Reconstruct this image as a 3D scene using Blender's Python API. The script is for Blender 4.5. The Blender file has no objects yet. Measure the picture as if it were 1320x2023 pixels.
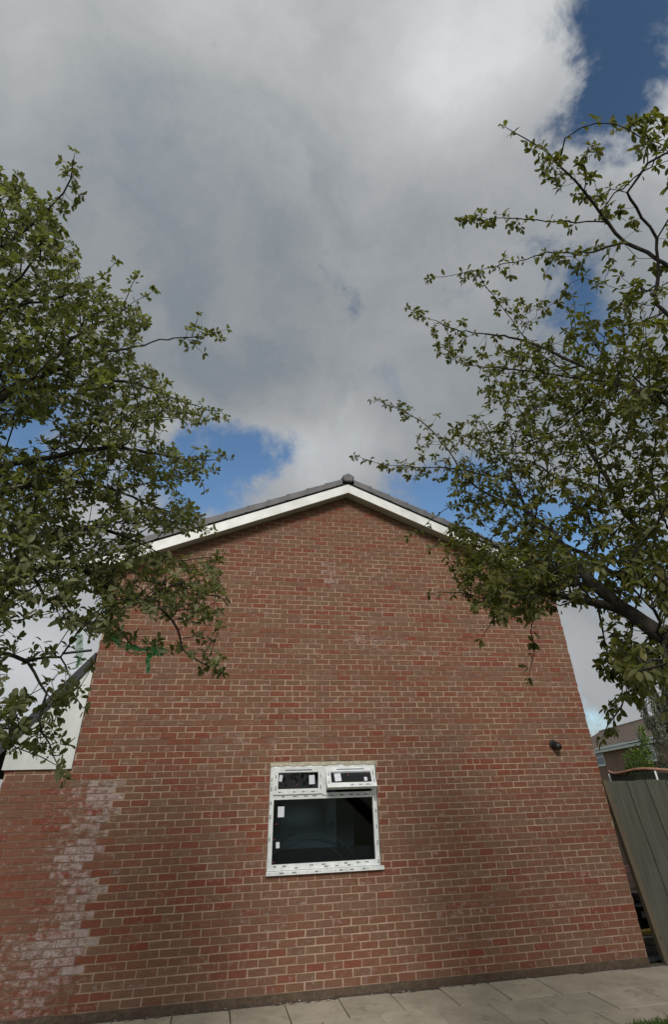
import bpy, math, random
import numpy as np
from mathutils import Vector, Matrix
random.seed(7); rng = np.random.default_rng(11)
S = bpy.context.scene
COL = S.collection

# ---------------------------------------------------------------- camera
F, YAW, PITCH, ROLL = 1031.77, .216, .596, -.033
PPX, PPY = 672.5, 873.3                       # optical centre in the 1320 x 2023 picture
C0 = np.array([1.476, -8.433, 1.937])
cy, sy, cp, sp = math.cos(YAW), math.sin(YAW), math.cos(PITCH), math.sin(PITCH)
FW = np.array([sy*cp, cy*cp, sp]); R0 = np.array([cy, -sy, 0.]); U0 = np.cross(R0, FW)
RT = R0*math.cos(ROLL)+U0*math.sin(ROLL); UP = U0*math.cos(ROLL)-R0*math.sin(ROLL)
cam = bpy.data.cameras.new('camera'); co = bpy.data.objects.new('camera', cam); COL.objects.link(co)
m = Matrix.Identity(4)
for i in range(3):
    m[i][0], m[i][1], m[i][2], m[i][3] = RT[i], UP[i], -FW[i], C0[i]
co.matrix_world = m
cam.sensor_fit = 'VERTICAL'; cam.sensor_height = 24; cam.lens = F/2023*24
cam.shift_x = -(PPX-660)/2023; cam.shift_y = (PPY-1011.5)/2023
cam.clip_start = .05; cam.clip_end = 3000
S.camera = co
S.render.resolution_x, S.render.resolution_y = 669, 1024

def ray(x, y):
    d = FW+RT*(x-PPX)/F-UP*(y-PPY)/F
    return d/np.linalg.norm(d)
def at(x, y, dist):                            # the point seen at x, y, dist metres away
    return C0+ray(x, y)*dist

# ---------------------------------------------------------------- light
SUN_DIR = np.array([-.13, -.79, .60]); SUN_DIR /= np.linalg.norm(SUN_DIR)   # veiled sun, behind the camera
SUN_EL = math.asin(SUN_DIR[2]); SUN_AZ = math.atan2(SUN_DIR[0], SUN_DIR[1])
S.view_settings.view_transform = 'Standard'; S.view_settings.look = 'None'
S.view_settings.exposure = 0.1; S.view_settings.gamma = 1
sun = bpy.data.lights.new('sun', 'SUN'); sun.energy = 2.2; sun.angle = math.radians(16); sun.color = (1, .95, .89)
so = bpy.data.objects.new('sun', sun); COL.objects.link(so)
so.rotation_euler = Vector(SUN_DIR).to_track_quat('Z', 'Y').to_euler()

W = bpy.data.worlds.new('World'); S.world = W; W.use_nodes = True
nt = W.node_tree; nt.nodes.clear()
class NT:
    """small helper for node graphs"""
    def __init__(s, tree): s.t = tree
    def n(s, typ, **kw):
        nd = s.t.nodes.new(typ)
        for k, v in kw.items():
            if k == 'ins':
                for a, b in v.items():
                    if isinstance(b, bpy.types.NodeSocket): s.t.links.new(b, nd.inputs[a])
                    else: nd.inputs[a].default_value = b
            else: setattr(nd, k, v)
        return nd
    def math(s, op, a, b=0., c=None, clamp=False):
        d = {0: a, 1: b}
        if c is not None: d[2] = c
        return s.n('ShaderNodeMath', operation=op, use_clamp=clamp, ins=d).outputs[0]
    def noise(s, vec, scale, detail=4, rough=.5, dist=0., out=0):
        return s.n('ShaderNodeTexNoise', ins={'Vector': vec, 'Scale': scale, 'Detail': detail, 'Roughness': rough, 'Distortion': dist}).outputs[out]
    def mr(s, v, a, b, c=0., d=1., smooth=True):
        return s.n('ShaderNodeMapRange', interpolation_type='SMOOTHSTEP' if smooth else 'LINEAR',
                   ins={0: v, 1: a, 2: b, 3: c, 4: d}).outputs[0]
    def mix(s, f, a, b, mode='MIX'):
        nd = s.n('ShaderNodeMix', data_type='RGBA', blend_type=mode)
        for i, v in ((0, f), (6, a), (7, b)):
            if isinstance(v, bpy.types.NodeSocket): s.t.links.new(v, nd.inputs[i])
            else: nd.inputs[i].default_value = v if i == 0 else tuple(v)+((1,) if len(v) == 3 else ())
        return nd.outputs[2]
w = NT(nt)
geo = w.n('ShaderNodeTexCoord').outputs['Generated']
sky = w.n('ShaderNodeTexSky', sky_type='NISHITA', sun_disc=False, sun_elevation=SUN_EL, sun_rotation=SUN_AZ,
          air_density=1.0, dust_density=.6, ozone_density=2.5)
warp = w.noise(geo, 2.6, 7, .62, out=1)
vec = w.n('ShaderNodeVectorMath', operation='MULTIPLY_ADD', ins={0: warp, 1: (.42, .42, .42), 2: geo}).outputs[0]
vec = w.n('ShaderNodeVectorMath', operation='ADD', ins={0: vec, 1: (-.21, -.21, -.21)}).outputs[0]
warp2 = w.noise(geo, 2.4, 6, .55, out=1)
vsoft = w.n('ShaderNodeVectorMath', operation='MULTIPLY_ADD', ins={0: warp2, 1: (.34, .34, .34), 2: geo}).outputs[0]
vsoft = w.n('ShaderNodeVectorMath', operation='ADD', ins={0: vsoft, 1: (-.17, -.17, -.17)}).outputs[0]
def blobs(lst, v):
    tot = None
    for (x, y, r, amp) in lst:
        d = ray(x, y)
        # distance on the unit sphere between the (warped) direction and the blob's middle
        q = w.n('ShaderNodeVectorMath', operation='DISTANCE', ins={0: v, 1: tuple(d)}).outputs['Value']
        g = w.mr(q, 0., r, amp, 0.)
        tot = g if tot is None else w.math('ADD', tot, g)
    return tot
holes = blobs([(1165, 140, .17, .72), (1290, -20, .22, .62), (1140, 260, .12, .60), (1090, 590, .13, .80), (1130, 690, .12, .55),
               (450, 965, .19, .78), (330, 1000, .15, .6), (545, 945, .10, .5), (860, 985, .16, .75), (1000, 1010, .24, .9), (1180, 1060, .20, .7),
               (1160, 1450, .08, .8), (690, 600, .13, .34), (50, 870, .26, .85), (840, 25, .05, .3),
               (2600, 600, .7, .8), (-1400, 900, .6, .7)], vec)
nz = w.noise(geo, 7.5, 8, .64, .5)
nzh = w.math('MULTIPLY_ADD', nz, 1.9, -.95)
hole = w.mr(w.math('ADD', holes, nzh), .22, .92)
bright = blobs([(880, 160, .34, .40), (760, 60, .3, .20), (1290, 190, .17, .75), (600, 880, .20, .55), (700, 930, .15, .35), (30, 60, .30, .18), (480, 30, .18, .2),
                (1200, 1320, .22, .30), (40, 1250, .34, .75), (380, 830, .12, .4), (1000, 480, .22, .25), (980, 60, .2, .3), (1250, 420, .2, .3), (230, 1010, .10, .5), (120, 1330, .12, .3),
                (250, 650, .25, -.08), (400, 760, .22, -.12), (560, 740, .17, -.14), (480, 480, .26, -.08), (640, 250, .09, -.10), (300, 330, .2, -.08), (120, 180, .14, .12)], vsoft)
n2 = w.noise(vec, 3.4, 9, .58, .3)
n3 = w.noise(geo, 1.6, 3, .5)
bright = w.math('ADD', bright, w.math('MULTIPLY_ADD', n2, 1.05, -.52))
bright = w.math('ADD', bright, w.math('MULTIPLY_ADD', n3, .5, -.25))
bright = w.math('MULTIPLY_ADD', bright, .80, .155)
ramp = w.n('ShaderNodeValToRGB', ins={0: bright})
cr = ramp.color_ramp
cr.elements[0].position = 0.; cr.elements[0].color = (.235, .268, .305, 1)
cr.elements[1].position = 1.; cr.elements[1].color = (.640, .665, .680, 1)
for p, c in ((.14, (.305, .330, .352)), (.35, (.390, .408, .425)), (.65, (.500, .522, .542))):
    e = cr.elements.new(p); e.color = c+(1,)
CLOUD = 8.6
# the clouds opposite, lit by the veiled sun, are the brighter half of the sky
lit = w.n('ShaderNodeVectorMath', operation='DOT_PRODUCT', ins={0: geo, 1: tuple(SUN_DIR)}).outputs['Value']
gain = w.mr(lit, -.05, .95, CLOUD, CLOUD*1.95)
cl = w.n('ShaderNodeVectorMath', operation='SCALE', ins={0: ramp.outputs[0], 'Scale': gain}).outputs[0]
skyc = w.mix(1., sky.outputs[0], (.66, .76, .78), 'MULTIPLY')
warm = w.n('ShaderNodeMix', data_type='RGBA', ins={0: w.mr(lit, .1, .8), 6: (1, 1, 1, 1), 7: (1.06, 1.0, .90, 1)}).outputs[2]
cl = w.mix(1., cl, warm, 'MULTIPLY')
zz = w.n('ShaderNodeSeparateXYZ', ins={0: geo}).outputs[2]
skyc = w.n('ShaderNodeVectorMath', operation='SCALE', ins={0: skyc, 'Scale': w.mr(zz, .5, .88, 1.55, 1.0)}).outputs[0]
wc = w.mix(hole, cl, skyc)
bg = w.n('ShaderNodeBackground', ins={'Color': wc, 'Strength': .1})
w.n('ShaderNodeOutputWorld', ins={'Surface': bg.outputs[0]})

# ---------------------------------------------------------------- helpers
def tag(o, label=None, cat=None, group=None, kind=None):
    if label: o['label'] = label
    if cat: o['category'] = cat
    if group: o['group'] = group
    if kind: o['kind'] = kind
    return o
def empty(name, loc=(0, 0, 0)):
    o = bpy.data.objects.new(name, None); COL.objects.link(o); o.location = loc; o.empty_display_size = .1
    bpy.context.view_layer.update(); return o
class MB:
    def __init__(s): s.v = []; s.f = []; s.m = []; s.a = []; s.s = []
    def face(s, pts, mat=0, att=0.):
        b = len(s.v); s.v += [tuple(p) for p in pts]; s.a += [att]*len(pts)
        s.f.append(tuple(range(b, b+len(pts)))); s.m.append(mat)
    def hexa(s, p, mat=0, att=0.):
        """eight corners: bottom ring 0-3 counter-clockwise from above, top ring 4-7"""
        b = len(s.v); s.v += [tuple(q) for q in p]; s.a += [att]*8
        for f in ((3, 2, 1, 0), (4, 5, 6, 7), (0, 1, 5, 4), (1, 2, 6, 5), (2, 3, 7, 6), (3, 0, 4, 7)):
            s.f.append(tuple(b+i for i in f)); s.m.append(mat)
    def box(s, x0, x1, y0, y1, z0, z1, mat=0, att=0.):
        s.hexa([(x0, y0, z0), (x1, y0, z0), (x1, y1, z0), (x0, y1, z0), (x0, y0, z1), (x1, y0, z1), (x1, y1, z1), (x0, y1, z1)], mat, att)
    def extrude(s, poly, y0, y1, mat=0):
        """x,z outline (counter-clockwise seen from -Y) pushed from y0 to y1"""
        n = len(poly); b = len(s.v)
        s.v += [(p[0], y0, p[1]) for p in poly]+[(p[0], y1, p[1]) for p in poly]; s.a += [0.]*2*n
        s.f.append(tuple(range(b, b+n))); s.f.append(tuple(b+n+i for i in reversed(range(n)))); s.m += [mat]*2
        for i in range(n):
            j = (i+1) % n; s.f.append((b+j, b+i, b+n+i, b+n+j)); s.m.append(mat)
    def tube(s, pts, r, n=8, mat=0, cap=True):
        pts = [Vector(p) for p in pts]; b = len(s.v)
        rr = r if isinstance(r, (list, tuple)) else [r]*len(pts)
        ref = Vector((0, 0, 1))
        for i, p in enumerate(pts):
            d = (pts[min(i+1, len(pts)-1)]-pts[max(i-1, 0)]).normalized()
            a = d.cross(ref if abs(d.dot(ref)) < .95 else Vector((1, 0, 0))).normalized(); c = d.cross(a)
            for k in range(n):
                t = 2*math.pi*k/n
                s.v.append(tuple(p+(a*math.cos(t)+c*math.sin(t))*rr[i])); s.a.append(0.)
        for i in range(len(pts)-1):
            for k in range(n):
                k2 = (k+1) % n
                s.f.append((b+i*n+k, b+i*n+k2, b+(i+1)*n+k2, b+(i+1)*n+k)); s.m.append(mat)
        if cap:
            s.f.append(tuple(b+k for k in reversed(range(n)))); s.f.append(tuple(b+(len(pts)-1)*n+k for k in range(n))); s.m += [mat]*2
    def build(s, name, mats, parent=None, smooth=False, bevel=0., xf=None):
        me = bpy.data.meshes.new(name); me.from_pydata(s.v, [], s.f); me.update()
        mats = mats if isinstance(mats, (list, tuple)) else [mats]
        for q in mats: me.materials.append(q)
        me.polygons.foreach_set('material_index', s.m)
        at_ = me.attributes.new('tint', 'FLOAT', 'POINT'); at_.data.foreach_set('value', s.a)
        if smooth: me.polygons.foreach_set('use_smooth', [True]*len(s.f))
        o = bpy.data.objects.new(name, me); COL.objects.link(o)
        if parent is not None:
            o.parent = parent; o.matrix_parent_inverse = parent.matrix_world.inverted()
        if xf is not None: me.transform(xf)
        if bevel:
            b = o.modifiers.new('bevel', 'BEVEL'); b.width = bevel; b.segments = 2; b.limit_method = 'ANGLE'
        return o

def mat(name, col=(.5, .5, .5), rough=.6, metal=0., build=None, spec=.5):
    mm = bpy.data.materials.new(name); mm.use_nodes = True; t = NT(mm.node_tree)
    b = mm.node_tree.nodes['Principled BSDF']
    b.inputs['Base Color'].default_value = (*col, 1); b.inputs['Roughness'].default_value = rough
    b.inputs['Metallic'].default_value = metal; b.inputs['Specular IOR Level'].default_value = spec
    if build: build(t, b)
    return mm
def link(t, a, b): t.t.links.new(a, b)
def bump(t, b, h, strength=.4, dist=.005):
    bb = t.n('ShaderNodeBump', ins={'Height': h, 'Strength': strength, 'Distance': dist}); link(t, bb.outputs[0], b.inputs['Normal'])
def obj_co(t, scale=(1, 1, 1)):
    c = t.n('ShaderNodeTexCoord').outputs['Object']
    return t.n('ShaderNodeMapping', ins={'Vector': c, 'Scale': scale}).outputs[0]
def vary(c1, c2, scale=8, stretch=(1, 1, 1), detail=5, bumps=0., dist=.004, lo=.35, hi=.65):
    def f(t, b):
        n = t.noise(obj_co(t, stretch), scale, detail, .6)
        link(t, t.mix(t.mr(n, lo, hi), c1, c2), b.inputs['Base Color'])
        if bumps: bump(t, b, n, bumps, dist)
    return f

# ---- brick: 'tint' picks the fired colour of each brick, 'salt' its white bloom
def brick_nodes(t, b):
    a = t.n('ShaderNodeAttribute', attribute_name='tint').outputs['Fac']
    s = t.n('ShaderNodeAttribute', attribute_name='salt').outputs['Fac']
    d = t.n('ShaderNodeAttribute', attribute_name='dirt').outputs['Fac']
    co_ = t.n('ShaderNodeTexCoord').outputs['Object']
    r = t.n('ShaderNodeValToRGB', ins={0: a}); c = r.color_ramp
    c.elements[0].position = 0; c.elements[0].color = (.200, .046, .027, 1)
    c.elements[1].position = 1; c.elements[1].color = (.205, .122, .080, 1)
    for p, q in ((.22, (.210, .060, .034)), (.38, (.205, .078, .045)), (.62, (.200, .090, .054)), (.84, (.180, .098, .062))):
        e = c.elements.new(p); e.color = q+(1,)
    streak = t.noise(obj_co(t, (6, 6, 90)), 1.0, 3, .6)
    grain = t.noise(co_, 160, 3, .7)
    col = t.mix(t.mr(streak, .3, .75, 0, .28), r.outputs[0], (.14, .052, .036))
    col = t.mix(t.mr(grain, .45, .8, 0, .25), col, (.40, .23, .16))
    big = t.noise(co_, .75, 4, .6)
    col = t.mix(t.mr(big, .38, .75, 0, .38), col, (.180, .088, .056))
    mot = t.noise(obj_co(t, (14, 14, 30)), 1., 5, .7)
    col = t.mix(t.mr(mot, .42, .72, 0, .45), col, (.105, .050, .036))
    wide = t.noise(obj_co(t, (.5, .5, .35)), 1., 4, .6)
    col = t.mix(t.mr(wide, .45, .7, 0, .30), col, (.115, .062, .042))
    n = t.noise(obj_co(t, (11, 11, 20)), 1.0, 6, .75, .35)
    sal = t.math('MULTIPLY', t.mr(t.math('ADD', s, t.math('MULTIPLY_ADD', n, 3.0, -1.5)), .18, .95), .66)
    fine = t.noise(obj_co(t, (45, 45, 30)), 1.0, 4, .7)
    sal = t.math('MULTIPLY', sal, t.mr(fine, .25, .65, .45, 1.))
    col = t.mix(sal, col, (.54, .49, .49))
    col = t.mix(t.math('MULTIPLY', d, .85), col, t.mix(t.mr(n, .35, .7), (.060, .050, .036), (.120, .096, .068)))
    link(t, col, b.inputs['Base Color'])
    bump(t, b, t.math('ADD', grain, t.math('MULTIPLY', streak, 1.4)), .5, .003)
def mortar_nodes(t, b):
    a = t.n('ShaderNodeAttribute', attribute_name='tint').outputs['Fac']
    co_ = t.n('ShaderNodeTexCoord').outputs['Object']
    n = t.noise(co_, 3.0, 5, .65); g = t.noise(co_, 90, 3, .7)
    col = t.mix(t.mr(n, .35, .65), (.370, .268, .190), (.480, .362, .268))
    col = t.mix(t.mr(g, .35, .75, 0, .4), col, (.22, .155, .115))
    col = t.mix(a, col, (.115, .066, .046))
    s = t.n('ShaderNodeAttribute', attribute_name='salt').outputs['Fac']
    n2 = t.noise(obj_co(t, (7, 7, 14)), 1.0, 5, .7, .8)
    col = t.mix(t.math('MULTIPLY', t.mr(t.math('ADD', s, t.math('MULTIPLY_ADD', n2, 2.4, -1.2)), .35, 1.1), .28), col, (.46, .40, .38))
    link(t, col, b.inputs['Base Color']); bump(t, b, g, .6, .004)
M = {}
M['brick'] = mat('brick', rough=.88, build=brick_nodes, spec=.25)
M['mortar'] = mat('mortar', rough=.95, build=mortar_nodes, spec=.2)
M['fascia'] = mat('white fascia', rough=.32, build=vary((.64, .65, .63), (.80, .81, .80), 3.5, (1, 1, 1), 7))
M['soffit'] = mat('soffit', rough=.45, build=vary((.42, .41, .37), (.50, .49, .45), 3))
M['verge'] = mat('grey verge plastic', rough=.55, build=vary((.085, .085, .094), (.125, .125, .134), 5))
M['slate'] = mat('dark slate edge', (.022, .025, .032), .6)
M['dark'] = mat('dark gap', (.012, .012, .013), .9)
def tile_nodes(t, b):
    co_ = t.n('ShaderNodeTexCoord').outputs['Object']
    n = t.noise(co_, 5, 5, .6); col = t.mix(t.mr(n, .3, .7), (.075, .072, .075), (.125, .118, .118))
    link(t, col, b.inputs['Base Color'])
    br = t.n('ShaderNodeTexBrick', ins={'Vector': co_, 'Scale': 1.0}); br.offset = .5
    bump(t, b, n, .3, .01)
M['tile'] = mat('roof tile', rough=.8, build=tile_nodes)
M['tape'] = mat('taped frame', rough=.35, build=vary((.60, .63, .63), (.74, .76, .77), 9, bumps=.12))
M['cream'] = mat('cream sealant foam', rough=.8, build=vary((.42, .38, .28), (.60, .56, .45), 30, bumps=.8, dist=.01))
M['print'] = mat('dark tape print', (.02, .022, .028), .6)
M['sticker'] = mat('paper sticker', rough=.7, build=vary((.56, .58, .66), (.66, .68, .74), 60))
M['red'] = mat('red dot', (.20, .02, .03), .6)
def glass_nodes(t, b):
    b.inputs['Base Color'].default_value = (.8, .85, .85, 1)
    b.inputs['Transmission Weight'].default_value = 0
    g = t.n('ShaderNodeBsdfGlossy', ins={'Roughness': .02, 'Color': (1, 1, 1, 1)})
    tr = t.n('ShaderNodeBsdfTransparent', ins={'Color': (.62, .66, .67, 1)})
    fr = t.n('ShaderNodeFresnel', ins={'IOR': 1.4})
    mx = t.n('ShaderNodeMixShader', ins={0: fr.outputs[0], 1: tr.outputs[0], 2: g.outputs[0]})
    out = [n for n in t.t.nodes if n.type == 'OUTPUT_MATERIAL'][0]
    link(t, mx.outputs[0], out.inputs['Surface'])
M['glass'] = mat('window glass', build=glass_nodes)
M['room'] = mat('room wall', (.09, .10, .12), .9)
M['board'] = mat('blue grey fill', rough=.75, build=vary((.14, .175, .225), (.165, .20, .25), 3))  # shared by the vent slots and the shapes that stand in for reflections
M['reflection_dark'] = mat('dark reflection', (.03, .035, .045), .8)  # dark parts of the reflection shapes behind the big pane
M['black'] = mat('black plastic', (.012, .012, .013), .38)
M['cladding'] = mat('white cladding', rough=.4, build=vary((.55, .57, .56), (.66, .68, .67), 2, (1, 1, .3)))
def slab_nodes(t, b):
    co_ = t.n('ShaderNodeTexCoord').outputs['Object']
    a = t.n('ShaderNodeAttribute', attribute_name='tint').outputs['Fac']
    n = t.noise(co_, 2.4, 6, .65); g = t.noise(co_, 60, 3, .7); p = t.noise(co_, 9, 4, .7, .4)
    col = t.mix(t.mr(n, .3, .7), (.335, .295, .228), (.455, .408, .325))
    col = t.mix(t.math('MULTIPLY', a, .35), col, (.17, .155, .125))
    col = t.mix(t.mr(g, .5, .8, 0, .35), col, (.10, .09, .07))
    col = t.mix(t.mr(p, .56, .72, 0, .55), col, (.115, .102, .078))
    ms = t.noise(co_, 1.3, 6, .75)
    col = t.mix(t.mr(ms, .55, .75, 0, .45), col, (.13, .125, .075))
    link(t, col, b.inputs['Base Color']); bump(t, b, t.math('ADD', g, p), .6, .008)
M['slab'] = mat('concrete slab', rough=.92, build=slab_nodes)
M['soil'] = mat('soil', rough=1., build=vary((.045, .034, .024), (.085, .066, .048), 28, bumps=.5, dist=.02))
M['pebble'] = mat('pale pebble', rough=.8, build=vary((.22, .20, .17), (.42, .40, .36), 40))
def grass_ground(t, b):
    co_ = t.n('ShaderNodeTexCoord').outputs['Object']
    n = t.noise(co_, 1.2, 6, .7); g = t.noise(co_, 40, 3, .7)
    col = t.mix(t.mr(n, .3, .7), (.045, .060, .018), (.085, .100, .032)); col = t.mix(t.mr(g, .4, .7, 0, .6), col, (.035, .040, .016))
    link(t, col, b.inputs['Base Color']); bump(t, b, g, .8, .02)
M['lawn'] = mat('lawn', rough=1., build=grass_ground)
def wood_nodes(c1, c2, c3):
    def f(t, b):
        a = t.n('ShaderNodeAttribute', attribute_name='tint').outputs['Fac']
        g = t.noise(obj_co(t, (40, 40, 1.6)), 1., 5, .65, .6); n = t.noise(obj_co(t), 1.7, 4, .6)
        k = t.noise(obj_co(t, (9, 9, 5)), 1., 2, .5)
        col = t.mix(t.mr(g, .3, .7), c1, c2); col = t.mix(t.mr(n, .35, .7, 0, .6), col, c3)
        col = t.mix(t.math('MULTIPLY', a, .4), col, c1)
        col = t.mix(t.mr(k, .70, .76, 0, .8), col, (.035, .026, .018))
        link(t, col, b.inputs['Base Color']); bump(t, b, g, .5, .004)
    return f
M['plank'] = mat('weathered fence board', rough=.9, build=wood_nodes((.058, .060, .048), (.108, .108, .090), (.082, .075, .052)))
M['post'] = mat('pale timber post', rough=.88, build=wood_nodes((.085, .064, .042), (.140, .108, .072), (.105, .088, .060)))
def leaf_mat(name, c1, c2, c3, trans):
    def f(t, b):
        a = t.n('ShaderNodeAttribute', attribute_name='tint').outputs['Fac']
        r = t.n('ShaderNodeValToRGB', ins={0: a}); c = r.color_ramp
        c.elements[0].position = 0; c.elements[0].color = (*c1, 1); c.elements[1].position = 1; c.elements[1].color = (*c3, 1)
        e = c.elements.new(.55); e.color = (*c2, 1)
        link(t, r.outputs[0], b.inputs['Base Color']); b.inputs['Roughness'].default_value = .5; b.inputs['Specular IOR Level'].default_value = .35
        tc = t.mix(1., r.outputs[0], (1.15, 1.25, .45), 'MULTIPLY')
        tl = t.n('ShaderNodeBsdfTranslucent', ins={'Color': tc})
        mx = t.n('ShaderNodeMixShader', ins={0: trans, 1: b.outputs[0], 2: tl.outputs[0]})
        out = [n for n in t.t.nodes if n.type == 'OUTPUT_MATERIAL'][0]; link(t, mx.outputs[0], out.inputs['Surface'])
    return mat(name, build=f)
M['leafL'] = leaf_mat('whitebeam leaf', (.115, .128, .058), (.170, .178, .082), (.280, .280, .155), .46)
M['leafR'] = leaf_mat('cherry leaf', (.095, .104, .036), (.148, .150, .050), (.225, .205, .078), .46)
M['leafB'] = leaf_mat('bush leaf', (.070, .120, .028), (.120, .190, .045), (.190, .270, .080), .35)
M['leafD'] = leaf_mat('dark conifer leaf', (.014, .024, .012), (.022, .036, .016), (.035, .050, .022), .15)
M['leafW'] = leaf_mat('grey willow leaf', (.085, .095, .070), (.130, .140, .100), (.190, .200, .150), .3)
M['bark'] = mat('bark', rough=.95, build=vary((.020, .016, .014), (.050, .040, .034), 22, (1, 1, .4), bumps=1., dist=.01))
M['green_tape'] = leaf_mat('green plastic tape', (.03, .26, .10), (.07, .34, .16), (.20, .46, .28), .4)
def film_nodes(t, b):
    tl = t.n('ShaderNodeBsdfTranslucent', ins={'Color': (.62, .80, .62, 1)}); tp_ = t.n('ShaderNodeBsdfTransparent', ins={'Color': (.80, .92, .80, 1)})
    mx = t.n('ShaderNodeMixShader', ins={0: .55, 1: tl.outputs[0], 2: tp_.outputs[0]})
    out = [n for n in t.t.nodes if n.type == 'OUTPUT_MATERIAL'][0]; link(t, mx.outputs[0], out.inputs['Surface'])
M['pale_green'] = mat('pale green plastic film', build=film_nodes)

# ---------------------------------------------------------------- ground
g = MB()
g.face([(-900, -900, 0), (900, -900, 0), (900, 1500, 0), (-900, 1500, 0)])
tag(g.build('ground', M['lawn']), kind='structure')
p = MB(); rnd = random.Random(3)
p.box(-6, 12, -1.92, .04, -.06, .012, mat=1)
xs = [2.46-.612*i for i in range(12, 0, -1)]+[2.46+.612*i for i in range(0, 15)]
for row, (ya, yb) in enumerate(((-.72, -.075), (-1.32, -.73), (-1.90, -1.33))):
    for i in range(len(xs)-1):
        off = .31 if row == 1 else 0.
        x0, x1 = xs[i]+off+.005, xs[i+1]+off-.005
        dz = rnd.uniform(-.003, .004); t1 = rnd.uniform(-.003, .003)
        j = [rnd.uniform(-.006, .006) for _ in range(8)]
        yt = yb+(rnd.uniform(-.03, .03) if row == 0 else 0)
        pts = [(x0+j[0], ya+j[1]), (x1+j[2], ya+j[3]), (x1+j[4], yt+j[5]), (x0+j[6], yt+j[7])]
        p.hexa([(a, b, 0.0) for a, b in pts]+[(a, b, .026+dz+(t1 if k in (1, 2) else 0)) for k, (a, b) in enumerate(pts)], 0, rnd.random())
pav = p.build('pavement', [M['slab'], M['soil']], bevel=.004); tag(pav, kind='structure')
# soil strip between slabs and wall, lumpy
sv = MB(); nx = 260
hts = [[0.016+rnd.random()*.014 if 0 < j < 5 else (.010 if j == 0 else .020+rnd.random()*.016) for j in range(6)] for i in range(nx+1)]
for i in range(nx):
    for j in range(5):
        q = []
        for a, b in ((i, j), (i+1, j), (i+1, j+1), (i, j+1)):
            q.append((-3+a*11.2/nx, -.13+b*.026, hts[a][b]))
        sv.face(q)
tag(sv.build('soil_strip', M['soil'], smooth=True), kind='structure')
pb = MB()
for i in range(48):
    x, y, s = rnd.uniform(-1, 7.2), rnd.uniform(-.13, -.01), rnd.uniform(.004, .012)
    z = .022+rnd.random()*.008; a = rnd.random()*3
    pts = [(x+math.cos(a+k*1.57)*s*(1, .6)[k % 2]*1.2, y+math.sin(a+k*1.57)*s, z) for k in range(4)]
    pb.hexa(pts+[(u*.4+x*.6, v*.4+y*.6, z+s*.8) for u, v, _ in pts])
tag(pb.build('gravel', M['pebble']), 'pale stone chips scattered along the foot of the brick wall', 'gravel', kind='stuff')

# grass blades at the near edge of the slabs
def blades(name, regions, label):
    gm = MB()
    for (x0, x1, y0, y1, n, h0, h1) in regions:
        for i in range(n):
            x, y = rnd.uniform(x0, x1), rnd.uniform(y0, y1); h = rnd.uniform(h0, h1); a = rnd.random()*6.28
            dx, dy = math.cos(a), math.sin(a); ww = .004; l = rnd.uniform(.1, .6)*h
            mx, my = x+dx*l*.3, y+dy*l*.3
            gm.face([(x-dy*ww, y+dx*ww, 0), (x+dy*ww, y-dx*ww, 0), (mx+dy*ww*.7, my-dx*ww*.7, h*.6), (x+dx*l, y+dy*l, h), (mx-dy*ww*.7, my+dx*ww*.7, h*.6)], 0, rnd.random())
    tag(gm.build(name, M['leafB']), label, 'grass', kind='stuff')
blades('grass', [(4.6, 7.8, -2.5, -1.85, 6500, .03, .10), (5.6, 7.4, -1.95, -1.78, 900, .03, .09), (-3, 4.6, -2.6, -1.9, 3000, .02, .06)], 'green grass blades growing over the near edge of the slabs')

# ---------------------------------------------------------------- brick house
house = empty('brick_house', (3.425, 4, 0))
tag(house, 'two storey red brick house end with a gable roof and one new white window', 'house')
XL, XR, XA = -.35, 7.2, 3.40
ZA, SL = 6.56, .41
def roofz(x): return ZA-SL*abs(x-XA)
WX0, WX1, WZ0, WZ1 = 2.199, 3.686, 1.150, 2.350
SALT_B = [(2.2, .16), (1.95, .14), (1.75, .10), (1.5, .02), (1.35, -.02), (1.2, .16), (1.05, .18), (.95, .10), (.75, .10), (.62, .16), (.5, .02), (.3, .0), (.1, -.1)]
def salt(x, z):
    zb = [q[0] for q in SALT_B][::-1]; xb = [q[1] for q in SALT_B][::-1]
    b = float(np.interp(z, zb, xb))
    v = 0.
    if .35 < z < 2.2:
        d = b-x
        if d > -.12:
            v = math.exp(-(max(d, 0)/.36)**2)*(.66 if z < 1.55 or z > 1.98 else .54)
    if x < .10: v = max(v, (.60*math.exp(-((x+.10)/.60)**2)+.08)*math.exp(-((z-.64)/.14)**2))
    if z < .5: v = max(v, .42*math.exp(-((x+.25)/.35)**2))
    if 1.8 < z < 2.15 and x < 0: v = max(v, .42*math.exp(-((x+.1)/.3)**2))
    for (sx, sz, rx, rz, am) in ((3.08, 5.05, .10, .22, .40), (3.9, 3.98, .35, .10, .34), (3.45, 4.0, .18, .12, .30), (5.0, 3.85, .5, .08, .20), (4.7, .72, .5, .10, .26), (1.85, 2.58, .10, .04, .46),
                                 (5.3, 2.62, .3, .06, .22), (1.3, .95, .3, .05, .22), (3.3, 3.1, .3, .05, .2), (6.4, .95, .4, .1, .18), (4.15, 2.42, .15, .05, .36)):
        v = max(v, am*math.exp(-((x-sx)/rx)**2-((z-sz)/rz)**2))
    return v
def split(x0, x1, z0, z1):
    """remove the window opening from a course piece"""
    if z1 <= WZ0+.001 or z0 >= WZ1-.001 or x1 <= WX0 or x0 >= WX1: return [(x0, x1)]
    out = []
    if x0 < WX0: out.append((x0, WX0))
    if x1 > WX1: out.append((WX1, x1))
    return out
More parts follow.
